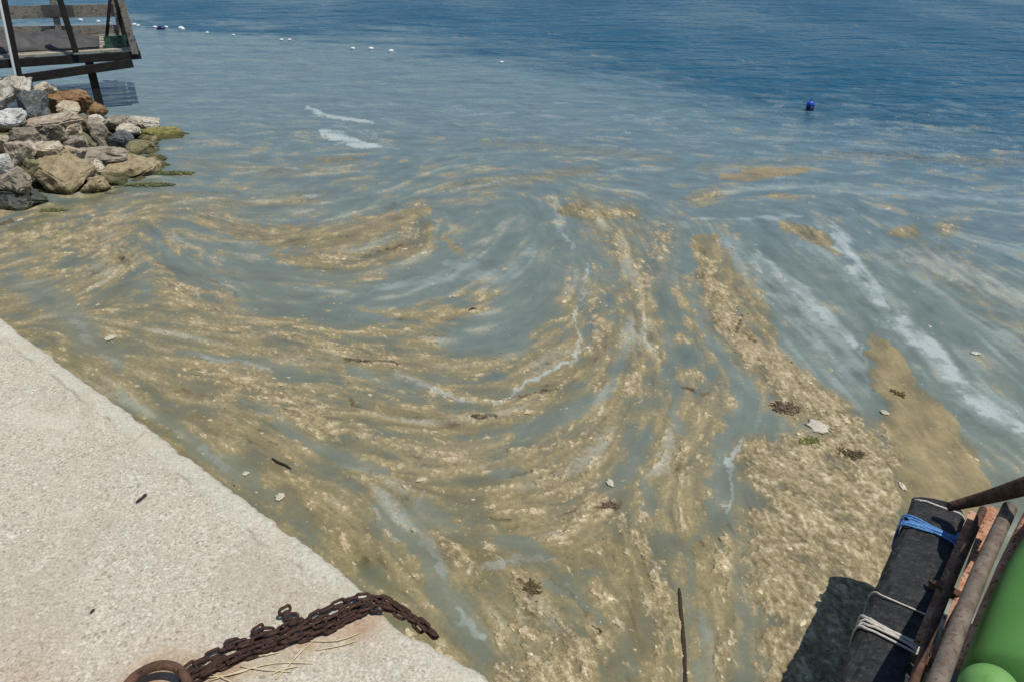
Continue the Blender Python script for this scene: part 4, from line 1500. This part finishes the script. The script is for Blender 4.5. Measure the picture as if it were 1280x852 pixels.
# deck boards with open joints
nb_ = 11
for k in range(nb_):
    o0 = bk * (0.04 + depth * (k + 0.5) / nb_) + up * (0.068 + rnd.uniform(-0.004, 0.004))
    inset = rnd.uniform(-0.05, 0.10)
    wd = depth / nb_ - rnd.uniform(0.012, 0.03)
    if k in (1,):                     # a missing stretch near the front
        part('deck_board', lambda bm: add_beam(bm, A0 + o0, A + fd * fl * 0.36 + o0, wd, 0.03, bev=0.003), M['palewood'])
        continue
    part('deck_board', lambda bm: add_beam(bm, A0 + o0, B + o0 - fd * inset, wd, 0.03, bev=0.003), rnd.choice([M['palewood'], M['palewood'], M['greywood']]))


def post(b0, b1, off, w, mat, name='post', down=0.0, d=None):
    """post seen between two photo points on the plane pushed back by off"""
    P0 = on_wall(b0[0], b0[1], A + bk * off, B + bk * off)
    P1 = on_wall(b1[0], b1[1], A + bk * off, B + bk * off)
    dd = (P1 - P0).normalized()
    P1 = P1 + dd * 0.55
    P0 = P0 - dd * down
    part(name, lambda bm: add_beam(bm, P0, P1, w, d or w, up=bk, bev=0.006), mat)


post((23, 95), (4, 0), -0.10, 0.085, M['blackwood'])
post((95, 66), (75, 0), -0.05, 0.07, M['blackwood'])
post((169, 68), (151, 0), -0.03, 0.085, M['greywood'])
post((76, 52), (66, 0), depth, 0.085, M['greywood'])
post((152, 50), (143, 0), depth, 0.07, M['greywood'])
post((159, 52), (147, 0), 0.6, 0.10, M['blackwood'], down=0.0, d=0.04)
post((133, 50), (136, 17), depth * 0.6, 0.045, M['blackwood'], down=0.0)


def rail(l, r, off, h, mat, name='rail'):
    P0 = on_wall(l[0], l[1], A + bk * off, B + bk * off)
    P1 = on_wall(r[0], r[1], A + bk * off, B + bk * off)
    part(name, lambda bm: add_beam(bm, P0, P1, 0.03, h, bev=0.003), mat)


rail((-30, 17), (150, 13), depth + 0.06, 0.17, M['greywood'])
rail((-30, 41), (158, 38), depth + 0.06, 0.15, M['greywood'])
rail((52, 14), (92, 14), depth - 0.06, 0.16, M['darkgrey'], 'rail')
# side rail from the corner backwards
for zz_ in (0.42, 0.85):
    p0 = B + up * zz_; p1 = B + bk * depth + up * zz_
    part('side_rail', lambda bm: add_beam(bm, p0, p1, 0.03, 0.09), M['greywood'])
# stilts
L0 = on_wall(110, 72, A + bk * 0.02, B + bk * 0.02)
L1 = on_wall(126, 136, A + bk * 0.02, B + bk * 0.02)
ldir = (L1 - L0).normalized()
part('stilt', lambda bm: add_beam(bm, L0, L0 + ldir * 1.1, 0.10, 0.10, up=bk, bev=0.01), M['blackwood'])
for q0 in (A0 + bk * depth + fd * 0.3, A0 + fd * 0.5 + bk * 0.02):
    part('stilt', lambda bm: add_beam(bm, q0, q0 - up * 1.1, 0.10, 0.10, up=bk, bev=0.01), M['blackwood'])

# pale pole leaning against the platform
bm = bmesh.new()
p0, p1 = at(21, 104, 0.5), None
p0 = on_wall(21, 104, A - bk * 0.35, B - bk * 0.35)
p1 = on_wall(-3, -10, A - bk * 0.35, B - bk * 0.35)
add_tube(bm, smooth_line([p0, p0.lerp(p1, 0.5), p1], 8), 0.017, 10)
tag(recentre(link('pole', mesh_from('pole', bm, True), M['whiteplastic'])), 'thin pale pole leaning up beside the dark platform post', 'pole')

# dark sheet added on the deck in place of shade on its planks
bm = bmesh.new()
c0 = A + fd * 0.05 + bk * 0.25 + up * 0.09
nx_, ny_ = 26, 12
gv = []
for j in range(ny_):
    row = []
    for i in range(nx_):
        u, v = i / (nx_ - 1), j / (ny_ - 1)
        p = c0 + fd * (-0.5 + u * 1.45) + bk * (v * 1.05)
        e = min(1, 6 * min(u, 1 - u, v, 1 - v))
        p.z += (0.05 + 0.13 * (1 - u) + 0.08 * mnoise.noise(p * 4)) * e + 0.02 * abs(mnoise.noise(p * 13))
        row.append(bm.verts.new(p))
    gv.append(row)
for j in range(ny_ - 1):
    for i in range(nx_ - 1):
        bm.faces.new((gv[j][i], gv[j][i + 1], gv[j + 1][i + 1], gv[j + 1][i]))
bmesh.ops.recalc_face_normals(bm, faces=bm.faces[:])
bmesh.ops.solidify(bm, geom=bm.faces[:], thickness=0.012)
tag(recentre(link('shadow_sheet', mesh_from('shadow_sheet', bm, True), M['darkgrey'])), 'crumpled dark grey sheet added for the shaded planks of the platform deck', 'shadow_sheet')

# green plastic crate at the platform corner
cr = empty('plastic_crate', B - fd * 0.19 + bk * 0.28 + up * 0.085, 'small dark green plastic crate at the outer corner of the platform', 'crate')
for sgn in (-1, 1):
    for z_ in (0.03, 0.10):
        part('slat', lambda bm: add_beam(bm, cr.location + bk * sgn * 0.11 - fd * 0.16 + up * z_, cr.location + bk * sgn * 0.11 + fd * 0.16 + up * z_, 0.012, 0.05), M['greenplastic'], cr)
        part('slat', lambda bm: add_beam(bm, cr.location + fd * sgn * 0.165 - bk * 0.11 + up * z_, cr.location + fd * sgn * 0.165 + bk * 0.11 + up * z_, 0.012, 0.05), M['greenplastic'], cr)
part('crate_floor', lambda bm: add_beam(bm, cr.location - fd * 0.16 + up * 0.006, cr.location + fd * 0.16 + up * 0.006, 0.21, 0.01), M['greenplastic'], cr)


# ================================================================== FLOATS AND DEBRIS ON THE WATER
def float_mesh(r, L):
    bm = bmesh.new()
    prof = [(0, -L), (r * 0.35, -L), (r * 0.4, -L * 0.86), (r * 0.8, -L * 0.7), (r, -L * 0.3), (r, L * 0.3), (r * 0.8, L * 0.7), (r * 0.4, L * 0.86), (r * 0.35, L), (0, L)]
    n = 12
    rs_ = []
    for rr, x in prof[1:-1]:
        rs_.append([bm.verts.new((x, rr * math.cos(2 * PI * k / n), rr * math.sin(2 * PI * k / n))) for k in range(n)])
    for a, b in zip(rs_[:-1], rs_[1:]):
        for k in range(n):
            bm.faces.new((a[k], a[(k + 1) % n], b[(k + 1) % n], b[k]))
    bm.faces.new(rs_[0][::-1]); bm.faces.new(rs_[-1])
    bmesh.ops.recalc_face_normals(bm, faces=bm.faces[:])
    return mesh_from('float', bm, True)


fm = float_mesh(0.05, 0.09)
FL = [(55, 23, 1, 'first white float from the left, seen between the platform rails'), (65, 23, .8, 'second white float from the left, seen between the platform rails'),
      (101, 26, 1.1, 'white float just right of the middle platform post'), (123, 28, 1, 'white float seen between the rails near the platform corner'),
      (137, 30, .8, 'small white float seen behind the short black post'), (168, 32, 1.1, 'white float nearest outside the platform corner'),
      (173, 33, .8, 'smaller white float touching the one outside the platform corner'), (194, 35, 1, 'white float left of the dark float'), (208, 35, 1, 'white float right of the dark float'),
      (227, 37, 1.7, 'largest white float, in the row outside the platform'), (259, 42, .8, 'small white float after the largest one'), (292, 45, .7, 'tiny white float halfway along the loose row'),
      (352, 51, .8, 'left one of two close white floats'), (362, 51, .8, 'right one of two close white floats'), (441, 62, 1, 'first of three far white floats'),
      (464, 62, 1, 'second of three far white floats'), (489, 65, 1, 'third of three far white floats'), (627, 79, .7, 'lone white float at the edge of the clear blue water')]
for k, (px, py, s, lb) in enumerate(FL):
    o = link('float', fm, M['whiteplastic'])
    o.location = at(px, py, 0.0) + Vector((0, 0, 0.015))
    s *= 0.56
    o.scale = (s, s, s)
    o.rotation_euler = (0, rnd.uniform(-0.2, 0.2), rnd.uniform(-0.6, 0.6))
    tag(o, lb, 'float', 'white floats in a loose row')
fmd = float_mesh(0.05, 0.09)
o = link('float', fmd, M['navyplastic'], None, at(201, 36, 0.015))
tag(o, 'dark float among the white floats outside the platform', 'float')

# blue drum-shaped buoy with dark bottom
bu = empty('blue_buoy', at(1012, 138, 0), 'small bright blue buoy floating alone on the dark blue water', 'buoy')
bm = bmesh.new()
n = 16


def lathe(bm, prof, n=16, c=Vector((0, 0, 0))):
    rs_ = [[bm.verts.new(c + Vector((rr * math.cos(2 * PI * k / n), rr * math.sin(2 * PI * k / n), zz))) for k in range(n)] for rr, zz in prof]
    for a, b in zip(rs_[:-1], rs_[1:]):
        for k in range(n):
            bm.faces.new((a[k], a[(k + 1) % n], b[(k + 1) % n], b[k]))
    bm.faces.new(rs_[0][::-1]); bm.faces.new(rs_[-1])


lathe(bm, [(0.066, 0.075), (0.07, 0.09), (0.068, 0.12), (0.05, 0.145), (0.028, 0.155), (0.012, 0.158)], n)
link('buoy_cap', mesh_from('buoy_cap', bm, True), M['blueplastic'], bu)
bm = bmesh.new()
lathe(bm, [(0.05, -0.06), (0.062, -0.03), (0.068, 0.02), (0.066, 0.074)], n)
link('buoy_body', mesh_from('buoy_body', bm, True), M['navyplastic'], bu)
bm = bmesh.new()
add_tube(bm, [Vector((0.025 * math.cos(t), 0, 0.155 + 0.028 * math.sin(t))) for t in np.linspace(0, PI, 9)], 0.006, 6)
link('handle', mesh_from('handle', bm, True), M['navyplastic'], bu)
bu.scale = (0.8, 0.8, 0.8)


def clump(px, py, wpx, hpx, mat, name, label, cat, n=90, h=0.02, th=0.003, ang=0.0, curl=1.0):
    """tangle of short curved strands"""
    c = at(px, py, 0.006)
    h *= 0.6
    wpx *= 0.78
    hpx *= 0.78
    pm = pxm(px, py)
    bm = bmesh.new()
    for _ in range(n):
        a_ = rnd.uniform(0, 2 * PI)
        r_ = math.sqrt(rnd.random())
        u, v = r_ * math.cos(a_) * wpx / pm / 2, r_ * math.sin(a_) * hpx / pm / 2 / 0.72
        x, y = u * math.cos(ang) - v * math.sin(ang), u * math.sin(ang) + v * math.cos(ang)
        d = rnd.uniform(0, 2 * PI) if curl > 0.5 else ang + rnd.gauss(0, 0.5)
        L = rnd.uniform(0.01, 0.032)
        p = []
        z0 = rnd.uniform(0, h) * (1 - r_ * r_ * 0.8)
        for k in range(4):
            p.append(Vector((x, y, z0 + rnd.uniform(-0.002, 0.003))))
            d += rnd.uniform(-0.9, 0.9)
            x += math.cos(d) * L / 3; y += math.sin(d) * L / 3
        add_tube(bm, p, [th, th * 1.2, th, th * 0.5], 4)
    # dense core so that it reads as a clump
    g = bmesh.ops.create_icosphere(bm, subdivisions=3, radius=1.0)
    for v in g['verts']:
        q = v.co.copy()
        q = Vector((q.x * wpx / pm / 2 * 0.7, q.y * hpx / pm / 2 * 0.95, q.z * h * 0.6))
        q = Vector((q.x * math.cos(ang) - q.y * math.sin(ang), q.x * math.sin(ang) + q.y * math.cos(ang), q.z))
        k_ = 1 + 0.35 * mnoise.noise(Vector((v.co.x * 3, v.co.y * 3, px * 0.1)))
        v.co = Vector((q.x * k_, q.y * k_, q.z))
    o = link(name, mesh_from(name, bm, True), mat, None, c)
    return tag(o, label, cat)


clump(982, 510, 44, 26, M['seaweed'], 'seaweed_clump', 'dark purplish brown seaweed clump on the scum band left of the white scrap', 'seaweed', 150, 0.02)
clump(1065, 567, 40, 18, M['brownweed'], 'seaweed_clump', 'long dark brown weed clump on the big mat right of the green one', 'seaweed', 110, 0.016, ang=-0.3)
clump(1012, 551, 34, 14, M['greenweed'], 'seaweed_clump', 'small green algae tuft on the top edge of the big scum mat', 'seaweed', 90, 0.012)
clump(1123, 491, 22, 8, M['brownweed'], 'seaweed_clump', 'small brown weed strand on the smooth tan mat', 'seaweed', 40, 0.008, ang=-0.8)
clump(664, 736, 18, 24, M['brownweed'], 'seaweed_clump', 'brown fan-shaped weed clump in the lower middle of the scum', 'seaweed', 110, 0.012)
clump(218, 217, 64, 13, M['weedfringe'], 'seaweed_clump', 'green algae fringe awash past the large tan rock', 'seaweed', 260, 0.03, 0.005)
clump(186, 231, 84, 13, M['weedfringe'], 'seaweed_clump', 'flat dark green algae fringe in front of the large tan rock', 'seaweed', 300, 0.02, 0.005)
clump(66, 263, 40, 10, M['weedfringe'], 'seaweed_clump', 'green algae fringe below the biggest tan boulder', 'seaweed', 200, 0.02, 0.005)
clump(590, 386, 8, 5, M['twig'], 'seaweed_clump', 'tiny dark weed scrap right of the golden scum lens', 'seaweed', 16, 0.006)
clump(763, 632, 26, 7, M['seaweed'], 'seaweed_clump', 'narrow dark weed scrap beside the white speck in the middle', 'seaweed', 50, 0.008)


def scrap(px, py, w, h, seed, mat, name, label, cat, thick=0.006, ang=0.0):
    """thin crumpled piece floating at the surface"""
    r = random.Random(seed)
    pm = pxm(px, py)
    bm = bmesh.new()
    n = 18
    rings = []
    prof = [0.0 + r.uniform(0.7, 1.15) for _ in range(n)]
    for q in (0.35, 0.72, 1.0):
        rings.append([bm.verts.new((math.cos(2 * PI * k / n) * w / pm / 2 * q * prof[k] * (1 if q > .5 else 1), math.sin(2 * PI * k / n) * h / pm / 2 / 0.72 * q * prof[k], 0.6 * thick * (1.25 - q) * r.uniform(0.5, 1.6))) for k in range(n)])
    c = bm.verts.new((0, 0, thick * 1.4))
    for k in range(n):
        bm.faces.new((c, rings[0][k], rings[0][(k + 1) % n]))
    for a, b in zip(rings[:-1], rings[1:]):
        for k in range(n):
            bm.faces.new((a[k], b[k], b[(k + 1) % n], a[(k + 1) % n]))
    bmesh.ops.recalc_face_normals(bm, faces=bm.faces[:])
    bmesh.ops.solidify(bm, geom=bm.faces[:], thickness=0.003)
    o = link(name, mesh_from(name, bm, True), M['scrap'] if mat is M['whiterope'] else mat, None, at(px, py, 0.007))
    o.rotation_euler = (0, 0, ang)
    return tag(o, label, cat)


scrap(1022, 532, 26, 24, 3, M['whiterope'], 'white_scrap', 'pale crumpled scrap on the scum between the dark and green weed clumps', 'scrap', 0.012, 0.5)
scrap(1106, 515, 10, 9, 4, M['whiterope'], 'white_scrap', 'small pale scrap at the left edge of the smooth tan mat', 'scrap', 0.008)
scrap(763, 603, 9, 12, 5, M['whiterope'], 'white_scrap', 'small bright white fleck in the grey channel in the middle', 'scrap', 0.006, 0.3)
scrap(307, 591, 9, 7, 6, M['whiterope'], 'white_scrap', 'pale oval fleck in the channel beside the pier', 'scrap', 0.008)
scrap(1219, 441, 14, 7, 7, M['whiterope'], 'white_scrap', 'small forked pale fleck among the foam at right', 'scrap', 0.006)
scrap(137, 422, 14, 12, 8, M['whiterope'], 'white_scrap', 'pale fleck floating near the upper pier edge', 'scrap', 0.008)
scrap(350, 620, 14, 12, 9, M['whiterope'], 'white_scrap', 'knobbly pale lump close to the pier below the dark floating twig', 'scrap', 0.012)
scrap(1128, 607, 8, 12, 10, M['whiterope'], 'white_scrap', 'small pale fleck just above the black fender', 'scrap', 0.006)

bm = bmesh.new()
add_tube(bm, smooth_line([at(x, y, 0.012) for x, y in ((340, 572), (348, 577), (356, 580), (364, 585))], 7), [0.003, 0.005, 0.007, 0.006, 0.006, 0.004, 0.002], 6)
tag(recentre(link('driftwood', mesh_from('driftwood', bm, True), M['twig'])), 'short dark floating twig at the end of the golden scum patch', 'driftwood')
bm = bmesh.new()  # thin dark tube laid at water level to draw a narrow dark line
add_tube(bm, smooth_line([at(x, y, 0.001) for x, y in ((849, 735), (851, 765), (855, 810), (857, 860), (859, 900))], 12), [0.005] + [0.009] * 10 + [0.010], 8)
tag(recentre(link('dark_strip', mesh_from('dark_strip', bm, True), M['twig'])), 'thin dark strip lying awash in the scum at the bottom middle', 'pole')

# ================================================================== FENDER AND RUSTY BOARDING FRAME, bottom right
FZ = 0.46
f_far = at(1173, 640, FZ)
f_near = at(1098, 852, FZ)
fdr = (f_far - f_near).normalized()
fsd = Vector((-fdr.y, fdr.x, 0))      # to the left of the run
f_start = f_near - fdr * 0.9
Wf, Hf = 0.195, 0.145


def fender():
    bm = bmesh.new()
    L = (f_far - f_start).length
    prof = []
    n = 28
    for k in range(n):
        t = 2 * PI * k / n
        c, s = math.cos(t), math.sin(t)
        e = 0.40
        prof.append((math.copysign(abs(c) ** e, c) * Wf / 2, math.copysign(abs(s) ** e, s) * Hf / 2))
    m = 150
    rings = []
    for i in range(m + 1):
        f = i / m
        s = f * L
        # rounded far end
        dend = (L - s)
        k_ = math.sqrt(max(0.0, 1 - max(0, 1 - dend / 0.055) ** 2)) if dend < 0.055 else 1.0
        k_ = max(k_, 0.25)
        groove = 1 - 0.018 * (1 if (i % 5) == 0 else 0)
        ring = []
        for j, (a, b) in enumerate(prof):
            g = groove if abs(b) > Hf * 0.38 or abs(a) > Wf * 0.42 else groove
            wv = 1 + 0.10 * mnoise.noise(Vector((s * 6, j * 0.3, 0))) + 0.045 * mnoise.noise(Vector((s * 22, j * 0.7, 3))) - 0.012 * (1 if (j + (i // 5)) % 3 == 0 else 0)
            ring.append(bm.verts.new(f_start + fdr * s + fsd * a * k_ * g * wv + up * b * (0.75 + 0.25 * k_) * g * wv))
        rings.append(ring)
    for a, b in zip(rings[:-1], rings[1:]):
        for k in range(n):
            bm.faces.new((a[k], a[(k + 1) % n], b[(k + 1) % n], b[k]))
    bm.faces.new(rings[0][::-1]); bm.faces.new(rings[-1])
    bmesh.ops.recalc_face_normals(bm, faces=bm.faces[:])
    return bm


fe = tag(recentre(link('rubber_fender', mesh_from('rubber_fender', fender()), M['rubber'])), 'long black ribbed rubber fender lashed with rope beside the rusty frame', 'fender')


def wrap(s_along, width, mat, name, label, cat, turns=3, slant=0.0, rad=0.0055, loose=0.006, tail=True):
    """rope wound round the fender"""
    bm = bmesh.new()
    for q in range(turns):
        pts_ = []
        s0 = s_along + (q / max(1, turns - 1) - 0.5) * width + rnd.uniform(-0.004, 0.004)
        sl2 = slant + (rnd.uniform(-0.026, 0.026) if turns > 1 else 0)
        for k in range(29):
            t = 2 * PI * k / 28
            c, s = math.cos(t), math.sin(t)
            x = math.copysign(abs(c) ** 0.42, c) * (Wf / 2 + loose + rad)
            y = math.copysign(abs(s) ** 0.42, s) * (Hf / 2 + loose * 0.5 + rad) + 0.003 * mnoise.noise(Vector((k * 0.9, q * 5.0, 2)))
            ss = s0 + sl2 * c + (0.014 if turns > 1 else 0.008) * mnoise.noise(Vector((k * 0.45, q * 3.1, s_along * 9)))
            pts_.append(f_far - fdr * ss + fsd * x + up * y)
        add_tube(bm, pts_, [rad * rnd.uniform(0.85, 1.15) for _ in pts_], 6)
    if tail:
        for q in range(4):
            k0 = f_far - fdr * (s_along + rnd.uniform(-width, width) * 0.6) + fsd * (-Wf / 2 + 0.02) + up * (Hf / 2 + 0.012)
            pts_ = [k0, k0 - fsd * 0.02 + up * 0.012 + fdr * rnd.uniform(-0.02, 0.02), k0 - fsd * 0.035 - up * 0.005 + fdr * rnd.uniform(-0.03, 0.03)]
            add_tube(bm, smooth_line(pts_, 7), rad * 0.8, 5)
    return tag(recentre(link(name, mesh_from(name, bm, True), mat)), label, cat)


def along(px, py):
    p = at(px, py, FZ + Hf / 2)
    return (f_far - p).dot(fdr)


wrap(along(1170, 664), 0.034, M['bluerope'], 'blue_rope', 'bright blue rope wound round the far end of the black fender', 'rope', 7, -0.012, 0.0042, 0.003)
wrap(along(1160, 627), 0.0, M['whiterope'], 'thin_cord', 'thin pale cord across the very tip of the black fender', 'cord', 1, 0.0, 0.004, -0.008, False)
wrap(along(1135, 760), 0.004, M['whiterope'], 'thin_cord', 'single thin white cord round the middle of the black fender', 'cord', 1, -0.02, 0.003)
wrap(along(1118, 797), 0.035, M['whiterope'], 'white_rope', 'knotted white rope wound in several turns round the black fender', 'rope', 5, -0.03, 0.0045)

# rusty boarding frame
fr = empty('boarding_frame', at(1180, 800, 0.4), 'rusty steel pipe frame with angle bars behind the black fender', 'steel frame')


def pipe(name, pts_, r, mat, n=14):
    ln = smooth_line([at(x, y, z) for x, y, z in pts_], 14)
    part(name, lambda bm: add_tube(bm, ln, r, n, wob=0.02), mat, fr, True)


def angle_bar(pts_, w, mat, name='angle_bar'):
    a, b = [at(x, y, z) for x, y, z in pts_]
    def fn(bm):
        add_beam(bm, a, b, w, 0.006)
        add_beam(bm, a + fsd * (w / 2 - 0.003) - up * (w / 2 + 0.001), b + fsd * (w / 2 - 0.003) - up * (w / 2 + 0.001), 0.006, w - 0.004)
    part(name, fn, mat, fr)


pipe('cross_pipe', [(1186, 633, 0.60), (1230, 622, 0.70), (1290, 604, 0.90), (1400, 565, 1.1)], [0.016 + 0.0016 * q for q in range(14)], M['darkrust'])
pipe('long_pipe', [(1262, 634, 0.74), (1222, 722, 0.80), (1172, 852, 0.88), (1150, 910, 0.92)], 0.023, M['greypipe'])
pipe('outer_pipe', [(1300, 622, 0.66), (1262, 700, 0.66), (1222, 795, 0.66), (1205, 835, 0.66)], 0.024, M['rust'])
pipe('inner_pipe', [(1229, 636, 0.62), (1190, 724, 0.62), (1160, 800, 0.62), (1130, 890, 0.62)], 0.013, M['darkrust'])
angle_bar([(1243, 634, 0.58), (1168, 850, 0.58)], 0.045, M['rust'])
angle_bar([(1217, 640, 0.56), (1150, 800, 0.56)], 0.028, M['rust'])
angle_bar([(1190, 790, 0.60), (1215, 812, 0.66)], 0.03, M['greypipe'], 'brace')
angle_bar([(1168, 726, 0.56), (1200, 742, 0.60)], 0.03, M['darkrust'], 'brace')
angle_bar([(1147, 818, 0.58), (1180, 838, 0.60)], 0.035, M['darkrust'], 'brace')

# green rounded hull end with a lighter dome
def hull():
    bm = bmesh.new()
    a = at(1416, 662, 0.80)
    b = at(1336, 842, 0.80)
    d = (b - a)
    # deepening flank: lofted cross-sections with a rounded shoulder
    m = 26
    rings = []
    s_ = Vector((-d.y, d.x, 0)).normalized()
    if s_.x > 0: s_ = -s_
    for i in range(m + 1):
        f = i / m
        c = a + d * (f * 1.5 - 0.3)
        ring = []
        k_ = 0.20 + 0.035 * math.sin(f * PI)
        for q in range(25):
            t = PI * q / 24
            ring.append(bm.verts.new(c + s_ * math.cos(t) * k_ + up * (math.sin(t) ** 0.8 * 0.16 - 0.0) + up * -0.05))
        ring.append(bm.verts.new(c - s_ * k_ * 0.96 - up * 0.8))
        ring.insert(0, bm.verts.new(c + s_ * k_ * 0.70 - up * 0.8))
        rings.append(ring)
    for r0, r1 in zip(rings[:-1], rings[1:]):
        for k in range(len(r0) - 1):
            bm.faces.new((r0[k], r0[k + 1], r1[k + 1], r1[k]))
    bm.faces.new(rings[0][::-1]); bm.faces.new(rings[-1])
    bmesh.ops.recalc_face_normals(bm, faces=bm.faces[:])
    return bm


hu = empty('green_hull', at(1290, 760, 0.6), 'smooth bright green hull at the lower right corner beside the rusty frame', 'hull')
bm = hull()
o = link('hull_side', mesh_from('hull_side', bm, True), M['green'], hu)
o.location = -hu.location
bm = bmesh.new()
cdome = at(1236, 866, 0.985)
bmesh.ops.create_uvsphere(bm, u_segments=32, v_segments=18, radius=0.062)
for v in bm.verts:
    if v.co.z < 0: v.co.z *= 2.2
o = link('dome_cap', mesh_from('dome_cap', bm, True), M['lightgreen'], hu)
o.location = cdome - hu.location
